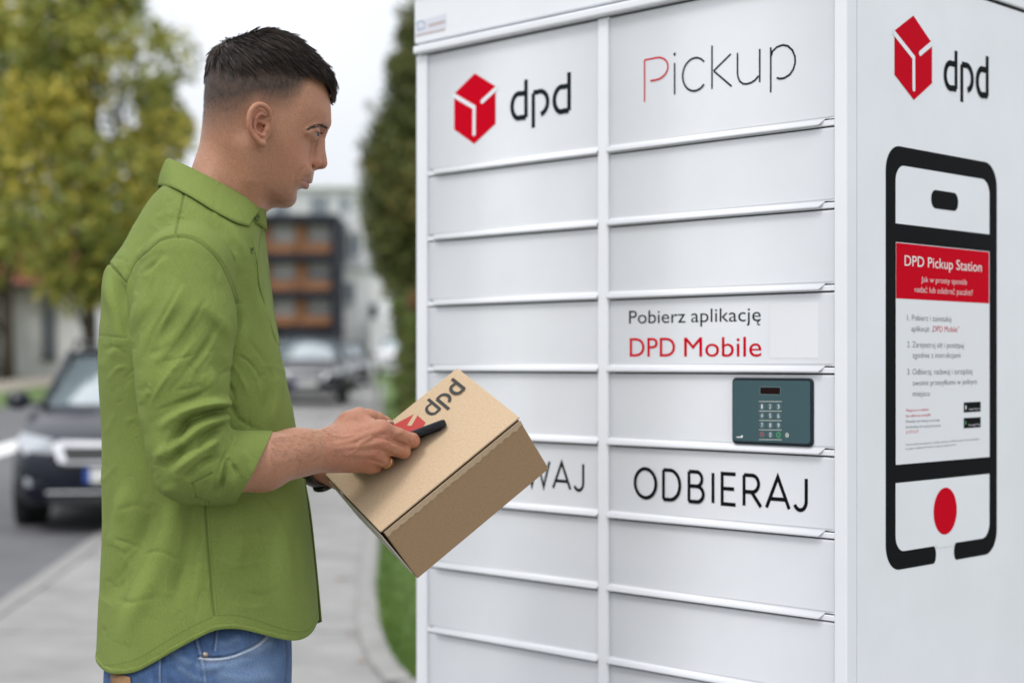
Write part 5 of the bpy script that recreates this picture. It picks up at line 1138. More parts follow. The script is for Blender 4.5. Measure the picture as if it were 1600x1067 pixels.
# eyebrows and lashes
def snap(P, off=.0003):
    P = np.asarray(P, np.float32); d = evalf(BODY, P); g = grad(BODY, P); g /= np.linalg.norm(g, axis=1, keepdims=True)+1e-9; P = P-(d-off)[:, None]*g; d = evalf(BODY, P); return P-(d-off)[:, None]*g, g
for s in (1, -1):
    pa = [(510.8, 201.5, .0075), (507, 198.3, .015), (502, 196.4, .023), (494, 197.2, .034), (487, 199.5, .042), (481, 202.5, .048)]
    sp_ = onray(BODY, [q[:2] for q in pa], .09); sp_[:, 1] *= s; nb = 520; t = rng.random(nb)*(len(pa)-1.001); i0 = t.astype(int); f_ = (t-i0)[:, None]; c0 = sp_[i0]*(1-f_)+sp_[i0+1]*f_
    thick = np.interp(t, [0, 1, 3, 5], [.0036, .0042, .0032, .0014]); c0[:, 2] += rng.uniform(-.5, .5, nb)*thick*1.6; tg = sp_[i0+1]-sp_[i0]; tg /= np.linalg.norm(tg, axis=1, keepdims=True); c0, g = snap(c0)
    dr = tg+np.array([0, 0, .28])*(1-t/5)[:, None]+rng.normal(0, .26, (nb, 3)); dr /= np.linalg.norm(dr, axis=1, keepdims=True); le = rng.uniform(.003, .0060, nb)[:, None]
    m1, _ = snap(c0+dr*le*.5, .0007); m2, _ = snap(c0+dr*le, .0006)
    tag(strands('eyebrow', None, np.stack([c0, m1, m2], 1), rng.uniform(.00009, .00016, nb), M_hair, man, np.array([.045, .031, .023])*rng.uniform(.7, 1.4, (nb, 1))), kind='stuff')
    c = np.array(side(EYE, s)); nl = 110; a = rng.uniform(-.35, 1.25, nl); rd = .0136
    b0 = np.stack([c[0]+rd*np.cos(a), c[1]-rd*np.sin(a)*s, np.full(nl, c[2]+.0008)], 1); out_ = np.stack([np.cos(a), -np.sin(a)*s, 0*a], 1)
    pth = np.stack([b0, b0+out_*.002+np.array([0, 0, -.0008]), b0+out_*.0040+np.array([0, 0, -.0004])], 1)
    tag(strands('eyelash', None, pth, np.full(nl, .00022), M_hair, man, np.full((nl, 3), .012)), kind='stuff')
# thumb nail and the hair of the forearm
nq = onray(BODY, [(603.5, 655.6), (609, 656.2), (614.5, 658.6), (604, 658.8), (609, 659.6), (614, 661.4)], .2); nq_, g = snap(nq, .0005)
M_nail = mat('finger_nail', (.50, .30, .24), .25, spec=.5)
o = np_mesh('thumb_nail', nq_, np.array([(0, 1, 4, 3), (1, 2, 5, 4)]), M_nail, man, smooth=True); q_ = o.modifiers.new('t', 'SOLIDIFY'); q_.thickness = .0007; q_.offset = 0; q_ = o.modifiers.new('s', 'SUBSURF'); q_.levels = 2; q_.render_levels = 2
na = 650; hx_ = 422+105*rng.random(na)**1.25; u_ = rng.random(na); top_ = np.interp(hx_, [420, 470, 515, 545], [684, 677, 667, 655]); bot_ = np.interp(hx_, [420, 470, 515, 545], [752, 742, 725, 735])
hy_ = top_+(bot_-top_)*(.02+.75*u_**1.6); a0 = onray(BODY, list(zip(hx_, hy_)), .24); a0, g = snap(a0, .0)
dr = np.array([.8, 0, -.35])+rng.normal(0, .3, (na, 3)); dr = dr-(dr*g).sum(1, keepdims=True)*g; dr /= np.linalg.norm(dr, axis=1, keepdims=True); le = rng.uniform(.003, .008, na)[:, None]
tag(strands('arm_hair', None, np.stack([a0, a0+dr*le*.5+g*.0011, a0+dr*le+g*.0016], 1), np.full(na, .00006), M_hair, man, np.array([.05, .034, .024])*rng.uniform(.7, 1.5, (na, 1))), kind='stuff')
# stubble on the jaw and lip
bm_ = np.nonzero((beard[:, 0] > .06) & head)[0]; ids = rng.choice(bm_, 3600, p=beard[bm_, 0]/beard[bm_, 0].sum()); r0 = V[ids]+rng.normal(0, .0004, (len(ids), 3)); n0 = NB[ids]; dn = np.array([.1, 0, -1.])+rng.normal(0, .4, (len(ids), 3)); dn = dn-(dn*n0).sum(1, keepdims=True)*n0
tip = r0+dn*.0004+n0*.0004
tag(strands('stubble', None, np.stack([r0-n0*.0001, (r0+tip)/2, tip], 1), np.full(len(ids), .00006), M_hair, man, np.full((len(ids), 3), .035)), kind='stuff')
# ================================================================== CLOTHES
SHP = [(262, 286), (250, 296), (235, 312), (215, 343), (192, 383), (173, 410), (163, 428), (157.5, 470), (154.5, 520), (153.5, 560), (155, 610), (159, 680), (158.5, 750), (160, 820), (156, 900), (152.5, 980), (150.5, 1040), (150, 1090), (300, 1100), (500, 1090),
 (499, 1020), (497, 972), (492, 910), (486.5, 860), (480, 800), (474, 750), (466, 690), (456, 635), (446, 590), (436, 542), (427, 500), (419, 450), (411, 400), (405, 368), (398, 350), (385, 338), (345, 308), (300, 288)]
SW = [((280, 330), .150), ((275, 380), .185), ((240, 450), .180), ((330, 450), .178), ((400, 460), .15), ((180, 500), .165), ((300, 600), .160), ((300, 800), .162), ((300, 1000), .186), ((450, 700), .15), ((470, 900), .16), ((170, 900), .165)]
SR = [((280, 330), .135), ((270, 420), .125), ((300, 600), .125), ((300, 900), .13), ((440, 560), .10), ((390, 380), .08), ((470, 900), .105), ((170, 600), .11), ((170, 900), .11)]
ft, bt = inflated(SHP, SW, SR, .065, .06, 2.15)
SHIRT = Sdf(); SHIRT.add(ft, bt, 0)
SLV = {}
def cutplane(p, n):
    p = np.array(p, np.float32); n = np.array(n, np.float32); n /= np.linalg.norm(n); return lambda P: (P-p)@n
for s in (1, -1):
    S_ = Sdf()
    if s == 1:
        S_.chain([(I(290, 424, .152), .066), (I(287, 505, .178), .0735), (I(286, 600, .200), .0640), (I(292, 690, .212), .0565), (I(300, 724, .212), .0540)], .02, kin=.004)
        S_.chain([(I(300, 724, .212), .0535), (I(350, 727, .205), .0500), (I(450, 722, .172), .0450)], .012, kin=.004)
        fa_ = np.array(I(425, 722, .180))-np.array(I(350, 727, .205)); up_ = np.array([0, 0, 1.])
        nn_ = np.array(I(421, 690, .18))-np.array(I(376, 776, .19)); nc = np.cross(nn_, np.array([0, 1, 0])); nc = nc if nc[0] > 0 else -nc
        cf = Sdf(); cf.chain([(I(310, 729, .212), .0545), (I(350, 730, .206), .0520), (I(450, 727, .173), .0465)], .01)
        n2_ = np.array(I(356, 660, .2))-np.array(I(318, 775, .2)); n2_ = np.cross(n2_, np.array([0, 1, 0])); n2_ = n2_ if n2_[0] < 0 else -n2_
        cf.add(cutplane(I(337, 717, .2), n2_), None, .003, 'i')
        S_.add(cf, None, .0012)
        bbs = (np.array([-.14, -.31, I(0, 800)[2]], np.float32), np.array([.13, -.05, I(0, 345)[2]], np.float32))
    else:
        l_ = lambda q: side(I(*q), -1)
        S_.chain([(l_((290, 424, .152)), .066), (I(305, 520, -.185), .070), (I(335, 640, -.21), .062), (I(352, 728, -.222), .055)], .02, kin=.004); S_.chain([(I(352, 730, -.222), .054), (I(425, 744, -.160), .046)], .012)
        bbs = (np.array([-.14, .05, I(0, 830)[2]], np.float32), np.array([.16, .34, I(0, 345)[2]], np.float32))
    SLV[s] = S_; SHIRT.add(S_, bbs, .011)
HEM = [(140, 1043), (150, 1043.5), (165, 1046.5), (185, 1044.5), (215, 1036), (240, 1021.5), (270, 1003), (300, 986), (330, 972), (350, 968), (375, 969.5), (400, 976), (430, 986), (455, 993), (475, 993.5), (490, 988), (503, 976), (520, 970)]
hl_ = np.array([[I(px, py, .10)[0], I(px, py, .10)[2]] for px, py in HEM]); hl_ = spline(hl_, 4)
def hemz(x): return np.interp(x, hl_[:, 0], hl_[:, 1])
SHEXT = ((-.22, -.32, .84), (.24, .36, 1.70))
SV, SF = extract(SHIRT, *SHEXT, .0036)
# trim the cloth at the hem and the cuffs: faces beyond are dropped, the last row is laid on the edge
def trim(V, F, beyond, move):
    b = beyond(V); F = F[~b[F].all(1)]; used = np.zeros(len(V), bool); used[F.ravel()] = True; m = b & used; V = V.copy(); V[m] = move(V[m]); return V, F
SV, SF = trim(SV, SF, lambda V: V[:, 2] < hemz(V[:, 0]), lambda v: np.stack([v[:, 0], v[:, 1], hemz(v[:, 0])], 1))
def cuff(V, F, c, n, ax, s):
    c = np.array(c); n = np.array(n)/np.linalg.norm(n); ax = np.array(ax)/np.linalg.norm(ax)
    return trim(V, F, lambda V: ((V-c)@n > 0) & (np.linalg.norm(V-c, axis=1) < .13) & (evalf(SLV[s], V) < .004) & (ft(V) > .0005), lambda v: v-((v-c)@n/(ax@n))[:, None]*ax)
SV, SF = cuff(SV, SF, I(394, 732, .185), nc, fa_, 1)
SV, SF = cuff(SV, SF, I(400, 742, -.18), (.75, -.6, 0), np.array(I(425, 744, -.160))-np.array(I(352, 730, -.222)), -1)
fc = SV[SF].mean(1)
SV, SF = subdivide(SV, SF, fc[:, 1] < .03); fc = SV[SF].mean(1); SN = normals(SV, SF); fnr = SN[SF].mean(1); SV, SF = subdivide(SV, SF, (fc[:, 1] < -.11) & (fnr[:, 1] < -.15) & (fc[:, 2] > I(0, 1010)[2])); SN = normals(SV, SF)
# ---- folds, seams and creases: (where, photo polyline, half width in photo pixels, height in mm)
def c3(*a): return [(130+x/2.965, 340+y/2.965) for x, y in a]
def c4_(*a): return [(130+x/2.757, 680+y/2.757) for x, y in a]
def c5_(*a): return [(230+x/4.268, 230+y/4.268) for x, y in a]
FOLDS = [
 ('A', c3((440, 84), (520, 102), (600, 165), (655, 240), (695, 330), (715, 400)), 2.4, -1.9), ('T', c3((450, 70), (530, 88), (612, 150), (668, 226), (712, 320)), 4, 1.0),
 ('A', c3((440, 84), (355, 105), (295, 155), (235, 212), (195, 300), (190, 330)), 2.4, -1.9), ('T', c3((430, 68), (345, 90), (280, 140), (220, 198)), 4, .9),
 ('A', c5_((252, 280), (225, 400), (203, 490), (188, 575)), 2.0, -1.6), ('A', c5_((262, 280), (236, 400), (214, 490), (200, 575)), 4, .5), ('A', c3((118, 212), (185, 298)), 2.2, -1.7), ('T', c3((128, 205), (196, 290)), 4, .6),
 ('T', c3((150, 225), (165, 330), (190, 450), (212, 560)), 7, -5), ('T', c3((125, 240), (130, 360), (150, 480), (170, 600)), 9, 3.5), ('T', c3((100, 330), (95, 450), (110, 580)), 8, -2),
 ('S', c3((262, 265), (310, 230), (375, 160)), 4, -2.2), ('S', c3((285, 285), (340, 235), (400, 180)), 6, 1.5),
 ('S', c3((450, 290), (345, 480), (270, 640), (245, 760)), 16, 2.6), ('S', c3((400, 300), (300, 470), (235, 620)), 12, -2.4), ('S', c3((560, 360), (430, 540), (330, 690), (270, 840)), 15, 2.8), ('S', c3((520, 330), (390, 520), (300, 670)), 10, -2.4),
 ('S', c3((600, 430), (500, 600), (390, 740), (300, 880)), 14, 2.4), ('S', c3((585, 420), (460, 590), (360, 720)), 9, -2.2), ('S', c3((560, 400), (640, 480), (690, 570)), 10, 2.0), ('S', c3((540, 430), (620, 530), (670, 640)), 9, -2.0), ('S', c3((615, 600), (640, 720), (650, 830)), 10, -2.6),
 ('S', c3((590, 620), (600, 740), (560, 830)), 12, 2.4), ('S', c3((420, 800), (500, 790), (550, 770)), 3.5, -.8), ('S', c3((300, 640), (350, 620), (420, 590)), 6, -1.4),
 ('S', c3((662, 890), (570, 905), (480, 950), (410, 1040), (380, 1100)), 7, -6.5), ('S', c3((660, 862), (560, 872), (450, 905), (350, 985)), 9, 4.0), ('S', c3((640, 850), (520, 850), (400, 900), (300, 960)), 7, -2.5),
 ('S', c3((668, 925), (580, 950), (500, 1010), (450, 1090)), 7, 4.2), ('S', c3((660, 960), (590, 1000), (520, 1070)), 5, -4.5), ('S', c3((655, 1000), (600, 1040), (560, 1090)), 6, 2.5),
 ('S', c3((270, 800), (262, 900), (280, 1000)), 9, 2), ('S', c4_((300, 120), (350, 70), (430, 10)), 9, 3.0), ('S', c4_((345, 150), (400, 90), (490, 20), (560, -20)), 7, -5.0), ('S', c4_((380, 180), (450, 110), (540, 50), (600, 30)), 8, 3.6), ('S', c4_((440, 190), (500, 130), (590, 80)), 5, -3.6),
 ('S', c4_((300, 215), (350, 235), (420, 225)), 8, 2), ('S', c4_((618, 95), (606, 190), (580, 270)), 4, -3.2), ('S', c4_((640, 110), (650, 190), (640, 270)), 6, 2.2), ('S', c4_((625, 95), (665, 160), (685, 195)), 3.5, -2.8), ('S', c4_((690, 60), (730, 130), (735, 200)), 6, 1.4), ('S', c4_((575, 200), (570, 240), (568, 288)), 4, -2),
 ('S', c4_((470, 212), (555, 165)), 2.0, -1.2), ('S', c4_((470, 212), (486, 272)), 2.0, -1.1), ('S', c4_((486, 272), (540, 288)), 2.2, -1.4),
 ('T', c3((715, 380), (705, 500), (672, 640), (655, 760)), 7, -4.5), ('T', c3((740, 400), (735, 520), (700, 640)), 10, 2.2), ('T', c3((700, 630), (770, 670), (840, 770)), 3, -1.8), ('T', c3((670, 660), (720, 720), (770, 830)), 4, 1.4), ('T', c3((655, 740), (690, 800), (705, 860)), 3.5, -2), ('T', c3((660, 830), (700, 900), (720, 960)), 6, -2.2),
 ('T', c3((905, 730), (885, 850), (868, 990)), 8, 2.2), ('T', c3((880, 760), (850, 880), (840, 1000)), 9, -2.0), ('T', c3((760, 260), (820, 400), (885, 545)), 10, 2.0), ('T', c3((700, 180), (760, 330), (800, 480), (820, 640)), 12, -1.8), ('T', c3((620, 60), (690, 150), (740, 260)), 10, 1.6), ('T', c3((560, 10), (640, 80), (700, 170)), 8, -1.5),
 ('T', c5_((390, 380), (500, 520), (590, 640), (640, 800)), 8, -1.6), ('T', c5_((430, 400), (540, 530), (620, 640), (700, 790)), 7, 1.6), ('T', c5_((205, 420), (240, 440)), 2, -.8), ('T', c5_((200, 470), (240, 480)), 2, -.8), ('T', c5_((110, 380), (205, 330)), 4, -1.0), ('T', c5_((60, 470), (180, 430)), 5, .9),
 ('T', c3((72, 548), (130, 552), (205, 560)), 2.4, -.6), ('T', c3((80, 700), (130, 640), (180, 560)), 9, 2), ('T', c3((150, 862), (185, 848)), 2.95, -.5),
 ('T', c4_((526, 285), (533, 420), (545, 560), (556, 690), (566, 775)), 2.2, -1.7), ('T', c4_((541, 285), (548, 420), (560, 560), (572, 690), (582, 770)), 4, .8),
 ('T', c4_((400, 275), (375, 420), (310, 590), (230, 760), (170, 900)), 17, 5), ('T', c4_((310, 290), (250, 450), (160, 620), (100, 720)), 15, -4.5), ('T', c4_((200, 180), (170, 330), (130, 480)), 14, 3.0), ('T', c4_((470, 300), (465, 430), (430, 580), (380, 760)), 12, -3.4), ('T', c4_((500, 330), (505, 460), (500, 600), (470, 740)), 9, 2.2),
 ('T', c4_((130, 440), (190, 465), (245, 495)), 3.5, -.9), ('T', c4_((135, 470), (190, 495)), 5, 1.0), ('T', c4_((95, 615), (130, 662)), 3.5, -.7), ('T', c4_((85, 820), (110, 880)), 3.5, -.7), ('T', c4_((130, 700), (220, 720), (330, 690)), 5, -1.2),
 ('T', c4_((640, 300), (650, 430), (620, 600)), 16, 2.6), ('T', c4_((760, 330), (735, 500), (700, 660)), 16, -3.0), ('T', c4_((860, 300), (850, 480), (840, 640), (860, 780)), 12, 2.6), ('T', c4_((925, 330), (925, 520), (940, 700)), 8, -2.8), ('T', c4_((680, 660), (760, 690), (850, 660)), 6, -1.3), ('T', c4_((620, 720), (720, 740), (800, 720)), 6, 1.0)]
HEMS = [(px, py-5.5) for px, py in HEM if 148 < px < 500]
FOLDS += [('S', c3((455, 300), (390, 420), (330, 540), (285, 660)), 4, -1.3), ('S', c3((470, 310), (405, 430), (345, 550)), 4, 1.2), ('S', c3((575, 350), (520, 460), (440, 580), (370, 680)), 4, -1.2), ('S', c3((640, 470), (560, 600), (470, 720), (390, 820)), 4.5, -1.5), ('S', c3((655, 490), (580, 620), (490, 740)), 4, 1.2),
 ('S', c3((330, 280), (300, 380), (270, 500)), 4, -1.2), ('S', c3((600, 260), (640, 340), (680, 450)), 4, -1.2), ('S', c3((250, 420), (245, 560), (262, 720)), 5, -1.6), ('S', c3((520, 560), (430, 690), (350, 800), (300, 900)), 4, 1.4), ('S', c3((620, 760), (540, 820), (430, 860), (330, 900)), 4, -2.0),
 ('T', c3((760, 560), (830, 650), (880, 760)), 4, -1.3), ('T', c3((735, 620), (800, 740), (830, 860)), 4, 1.1), ('T', c3((690, 900), (760, 960), (850, 990)), 4, -1.4), ('T', c3((90, 620), (150, 600), (200, 640)), 4, -1.2), ('T', c3((110, 760), (160, 700), (205, 690)), 4, 1.2), ('T', c4_((150, 330), (230, 300), (290, 330)), 5, -.9), ('T', c4_((240, 520), (330, 500), (420, 540)), 4, -1.2), ('T', c4_((600, 400), (700, 420), (800, 400)), 4.5, -1.2), ('T', c4_((560, 520), (660, 560), (780, 540)), 4.5, 1.0), ('T', c4_((760, 240), (840, 330), (900, 450)), 4, -1.3)]
FOLDS += [('E', c3((690, 893), (610, 902), (510, 945), (420, 1030)), 5, -4.6), ('E', c3((690, 862), (560, 866), (440, 905)), 8, 3.4), ('E', c3((690, 925), (600, 955), (530, 1010)), 7, 2.6), ('E', c4_((640, 20), (600, 110), (575, 180)), 3, -2.4), ('E', c4_((648, 12), (612, 100), (590, 180)), 4, 1.6)]
# many small sharp creases, as washed cotton has
rc = np.random.default_rng(12)
for reg, n_c, (xa, xb, ya, yb), ang in (('S', 42, (205, 365, 400, 770), 118), ('T', 80, (160, 470, 430, 980), 95), ('T', 30, (180, 400, 320, 430), 60), ('S', 8, (240, 400, 640, 770), 150)):
    for _ in range(n_c):
        x, y = rc.uniform(xa, xb), rc.uniform(ya, yb); a = R_(ang+rc.normal(0, 32)); ll = rc.uniform(16, 60); bend = rc.normal(0, .35)
        pts = [(x+math.cos(a+bend*t)*ll*t, y+math.sin(a+bend*t)*ll*t) for t in (-.5, 0, .5)]; sg = rc.choice([-1, 1])
        FOLDS.append((reg, pts, rc.uniform(2.95, 5.5), sg*rc.uniform(.3, .85)))
SVm = SV.copy(); SVm[:, 1] = -np.abs(SV[:, 1]); sx_, sy_ = ipx(SVm); dS = evalf(SLV[1], SVm); isS = dS < .0045
outw = (SN[:, 1]*np.sign(SV[:, 1]) > -.25)
disp = np.zeros(len(SV))
for wh, pl_, wd, am in FOLDS:
    p = spline(pl_, 5); x0, y0_, x1, y1_ = p[:, 0].min()-3*wd, p[:, 1].min()-3*wd, p[:, 0].max()+3*wd, p[:, 1].max()+3*wd
    m = (sx_ > x0) & (sx_ < x1) & (sy_ > y0_) & (sy_ < y1_) & outw
    if wh == 'S': m &= isS
    elif wh == 'E': m &= isS
    elif wh == 'T': m &= ~isS
    i_ = np.nonzero(m)[0]
    if not len(i_): continue
    X, Y = sx_[i_], sy_[i_]; best = np.full(len(i_), 1e9); bt_ = np.zeros(len(i_)); acc = 0; segl = np.hypot(*(np.diff(p, axis=0).T)); tot = segl.sum()
    for k in range(len(p)-1):
        e = p[k+1]-p[k]; t = np.clip(((X-p[k, 0])*e[0]+(Y-p[k, 1])*e[1])/(e@e+1e-9), 0, 1); d = np.hypot(X-p[k, 0]-t*e[0], Y-p[k, 1]-t*e[1]); u = d < best
        best[u] = d[u]; bt_[u] = (acc+t[u]*segl[k])/tot; acc += segl[k]
    tp = 1 if wd < 2.9 and abs(am) < 3 and wh != 'C' else np.sin(math.pi*np.clip(bt_, 0, 1))**.8
    if wh == 'E': tp = np.cos(.5*math.pi*bt_)**.7
    am = am*1.5 if abs(am) >= 3 else am
    disp[i_] += am*.001*np.exp(-(best/wd)**2)*tp*(1 if wd < 2.9 else .9+.3*np.sin(bt_*9+am))
disp *= 1.35; disp += .0006*noise3(SV, 22, 5, 3)+.00025*noise3(SV, 90, 6, 2)
SV = (SV+SN*disp[:, None]).astype(np.float32)
M_shirt = mat('green_cotton', (.155, .215, .030), .86, var=.2, vscale=900, bump=.30, bscale=1500, spec=.18, bdist=.0005, detail=2, attr='col')
t_ = M_shirt.node_tree; bmp = [n for n in t_.nodes if n.type == 'BUMP'][0]
n3 = t_.nodes.new('ShaderNodeTexNoise'); n3.inputs['Scale'].default_value = 34; n3.inputs['Detail'].default_value = 4; n3.inputs['Distortion'].default_value = 1.2
b3 = t_.nodes.new('ShaderNodeBump'); b3.inputs['Strength'].default_value = .35; b3.inputs['Distance'].default_value = .004
tc3 = t_.nodes.new('ShaderNodeTexCoord'); mp3 = t_.nodes.new('ShaderNodeMapping'); mp3.inputs['Scale'].default_value = (1.3, 1, .55); mp3.inputs['Rotation'].default_value = (0, .5, 0)
t_.links.new(tc3.outputs['Object'], mp3.inputs['Vector']); t_.links.new(mp3.outputs[0], n3.inputs['Vector']); t_.links.new(n3.outputs['Fac'], b3.inputs['Height']); t_.links.new(b3.outputs[0], bmp.inputs['Normal'])
M_shirt.node_tree.nodes['Principled BSDF'].inputs['Sheen Weight'].default_value = .0
shcol = np.array([.160, .208, .050])*(1+.07*noise3(SV, 9, 61)[:, None]+.05*noise3(SV, 45, 62)[:, None]); worn = np.clip(disp/.0016, -1, 1)[:, None]; shcol = shcol*(1+.10*np.clip(worn, 0, 1))
def seam_line(pl_, wd, k, wh='A'):  # darkens a narrow line along the seams and the hem
    p = spline(pl_, 5); m = outw & (np.abs(sx_-p[:, 0].mean()) < np.ptp(p[:, 0])/2+8) & (np.abs(sy_-p[:, 1].mean()) < np.ptp(p[:, 1])/2+8); i_ = np.nonzero(m)[0]; best = np.full(len(i_), 1e9)
    for a, b in zip(p, p[1:]):
        e = b-a; t = np.clip(((sx_[i_]-a[0])*e[0]+(sy_[i_]-a[1])*e[1])/(e@e+1e-9), 0, 1); best = np.minimum(best, np.hypot(sx_[i_]-a[0]-t*e[0], sy_[i_]-a[1]-t*e[1]))
    shcol[i_] *= 1-(k*np.exp(-(best/wd)**2))[:, None]
for F_ in FOLDS:
    if F_[0] == 'A' and F_[3] < -1.5: seam_line(F_[1], 1.0, .30); seam_line([(x+2.6, y-3.2) for x, y in F_[1]], .8, .22)
seam_line(c4_((526, 285), (533, 420), (545, 560), (556, 690), (566, 775)), 1.0, .28); seam_line(c4_((541, 285), (548, 420), (560, 560), (572, 690), (582, 770)), .8, .22)
seam_line([(px, py-7.5) for px, py in HEM if 148 < px < 500], .9, .28)
shirt = np_mesh('shirt', SV, SF, M_shirt, man, smooth=True, col=np.clip(shcol, 0, 1))
# folded hem band along the lower edge
hb_ = np.abs(SV[:, 2]-hemz(SV[:, 0])) < .004; hv = SV[hb_]; xc_ = .5*(hv[:, 0].min()+hv[:, 0].max()); aa = np.arctan2(hv[:, 1], hv[:, 0]-xc_); rr2 = np.hypot(hv[:, 1], hv[:, 0]-xc_)
nb_ = 240; bi = ((aa+math.pi)/(2*math.pi)*nb_).astype(int) % nb_; rad_ = np.bincount(bi, rr2, nb_)/np.maximum(np.bincount(bi, minlength=nb_), 1); bad = np.bincount(bi, minlength=nb_) == 0
ang_ = (np.arange(nb_)+.5)/nb_*2*math.pi-math.pi
if bad.any(): rad_[bad] = np.interp(ang_[bad], ang_[~bad], rad_[~bad])
kk = np.array([1, 2, 3, 2, 1])/9; rad_ = np.convolve(np.concatenate([rad_[-2:], rad_, rad_[:2]]), kk, 'valid')
rows_ = []
for dz, do in ((.0072, -.0003), (.0068, .0007), (.0035, .0009), (.0003, .0007), (-.0003, .0003), (0, -.0008), (.006, -.0012)):
    X_ = xc_+(rad_+do)*np.cos(ang_); Y_ = (rad_+do)*np.sin(ang_); rows_.append(np.stack([X_, Y_, hemz(xc_+rad_*np.cos(ang_))+dz+.0006*np.sin(ang_*40)*(dz > .003)], 1))
hv_ = np.concatenate(rows_); np_mesh('hem', hv_, np.array([(i*nb_+j, i*nb_+(j+1) % nb_, (i+1)*nb_+(j+1) % nb_, (i+1)*nb_+j) for i in range(len(rows_)-1) for j in range(nb_)]), M_shirt, shirt, smooth=True, col=np.array([.160, .208, .050])*(1+.12*noise3(hv_, 160, 64)[:, None]))
# ---- strips laid on curves: collar, stand, plackets
def loft(rows, name, thick=.0016, n=5, mirror=False, parent=None, m=None):
    R = [spline(r, n) for r in rows]; A = np.array(R)    # rows x cols x 3
    if mirror: Bm_ = A[:, ::-1].copy(); Bm_[:, :, 1] *= -1; A = np.concatenate([Bm_[:, :-1], A], 1)
    A = np.array([spline(A[:, j], 3) for j in range(A.shape[1])]).transpose(1, 0, 2); nr, nc_, _ = A.shape
    f = np.array([(i*nc_+j, i*nc_+j+1, (i+1)*nc_+j+1, (i+1)*nc_+j) for i in range(nr-1) for j in range(nc_-1)])
    A_f = A.reshape(-1, 3); o = np_mesh(name, A_f, f, m or M_shirt, parent or shirt, smooth=True, col=np.array([.160, .208, .050])*(1+.07*noise3(A_f, 30, 63)[:, None])); s_ = o.modifiers.new('cloth', 'SOLIDIFY'); s_.thickness = thick; s_.offset = 0; return o
topc = [(259, 252.5, 0), (263, 250.5, .020), (285, 259, .044), (318, 275, .063), (350, 292, .066), (380, 308.5, .055), (400, 319.5, .038), (409.5, 326, .024)]
botc = [(247, 290, 0), (250, 290.5, .024), (269, 293, .060), (300, 308.5, .094), (330, 327, .102), (358, 342.5, .090), (375, 350, .072), (388.5, 353.5, .056)]
_bs = onray(SHIRT, [q[:2] for q in botc[2:]], .30); botc = botc[:2]+[(q[0], q[1], max(q[2]*.8, -float(b[1])+.0065)) for q, b in zip(botc[2:], _bs)]
mid_ = [(.5*a[0]+.5*b[0]-1.5, .5*a[1]+.5*b[1]-1, .5*a[2]+.5*b[2]+(.004 if i else 0)) for i, (a, b) in enumerate(zip(topc, botc))]
ini = [(a[0]+5, a[1]+4, max(0, a[2]-.005)) for a in topc]; in2 = [(a[0]+7, a[1]+34, max(0, a[2]-.004)) for a in topc]
loft([[I(*q) for q in r] for r in (botc, mid_, topc, ini, in2)], 'collar', .0022, 5, True)
standt = [(372, 318, .056), (392, 328, .044), (403, 327.5, .034), (411, 333, .020), (414, 340, .006)]; standb = [(370, 352, .060), (388, 356, .050), (399, 357, .040), (408, 354, .026), (412, 349, .010)]
loft([[I(*q) for q in r] for r in (standt, standb)], 'collar_stand', .0020, 5, False)
loft([[side(I(*q), -1) for q in r] for r in (standt, standb)], 'collar_stand', .0020, 5, False)
Aa = [(388, 352, .058), (397, 386, .058), (409, 440, .058), (422.5, 498, .052), (432, 535, .040)]; Bb = [(409, 356, .030), (401, 392, .040), (400.5, 440, .052), (409, 470, .052), (428, 532, .036)]
near = [(388, 352, .058), (396, 386, .060), (407.5, 440, .060), (421, 498, .055), (432, 536, .042)]; nearB = [(409.5, 352, .030), (404, 392, .034), (404, 436, .046), (412, 474, .050), (429, 528, .040)]
far_i = [(402, 352, .012), (402, 392, .016), (404, 440, .020), (414, 492, .020), (428, 538, .015)]; far_o = [(410.5, 352, -.004), (415.5, 388, -.004), (421, 440, -.004), (428.5, 496, -.004), (436.5, 540, -.002)]
def onS(r, off): q = onray(SHIRT, [p[:2] for p in r], .26); q[:, 1] -= off; return [tuple(v) for v in q]
loft([onS(near, .0012), onS(nearB, .0045)], 'placket', .0020, 6)
rB = [(407.5, 352), (402, 392), (401.5, 436), (409.5, 474), (427, 528)]; far_i = [(x-3, y, .0) for x, y in rB]
fi_ = np.array(onS(far_i, -.002)); fo_ = np.array([I(q[0]+1.2, q[1], .004) for q in far_o]); loft([[tuple(v) for v in fi_], [tuple(v) for v in fo_]], 'front_panel', .0016, 6)
fo2 = [(476, 748, -.004), (485, 798, -.006), (491.5, 855, -.010), (497.5, 915, -.014), (502.5, 971, -.016)]; fi2 = [(466, 748, -.03), (474, 798, -.035), (480, 855, -.04), (486, 915, -.045), (492, 975, -.05)]
loft([[I(*q) for q in r] for r in (fo2, fi2)], 'front_panel', .0016, 6)
nb1 = [(470, 748, .012), (478, 798, .016), (484.5, 855, .018), (490.5, 915, .018), (495, 972, .018)]; nb2 = [(474.5, 748, .004), (481.5, 798, .004), (488, 855, .003), (494, 915, .002), (497.5, 968, .001)]
loft([[I(*q) for q in r] for r in (nb1, nb2)], 'placket', .0020, 6)
M_btn2 = mat('green_button', (.11, .16, .038), .55, spec=.2)
def button(px, py, lat, nrm, r=.0052):
    Q = Matrix.Translation(I(px, py, lat)) @ Vector(nrm).to_track_quat('Z', 'Y').to_matrix().to_4x4()
    b = MB().lathe([(0, .0004), (r*.55, .0004), (r*.68, .0016), (r*.92, .0018), (r, .0008), (r, -.001)], 20, Q)
    for a in (0, 1.57, 3.14, 4.71):
        pass
    o = b.build('button', M_btn2, shirt, smooth=True)
    for a in (.785, 2.356, 3.927, 5.498):
        MB().lathe([(.0006, .0008), (.0006, .0003)], 8, Q @ Matrix.Translation((r*.25*math.cos(a), r*.25*math.sin(a), 0))).build('thread_hole', M_dk, o)
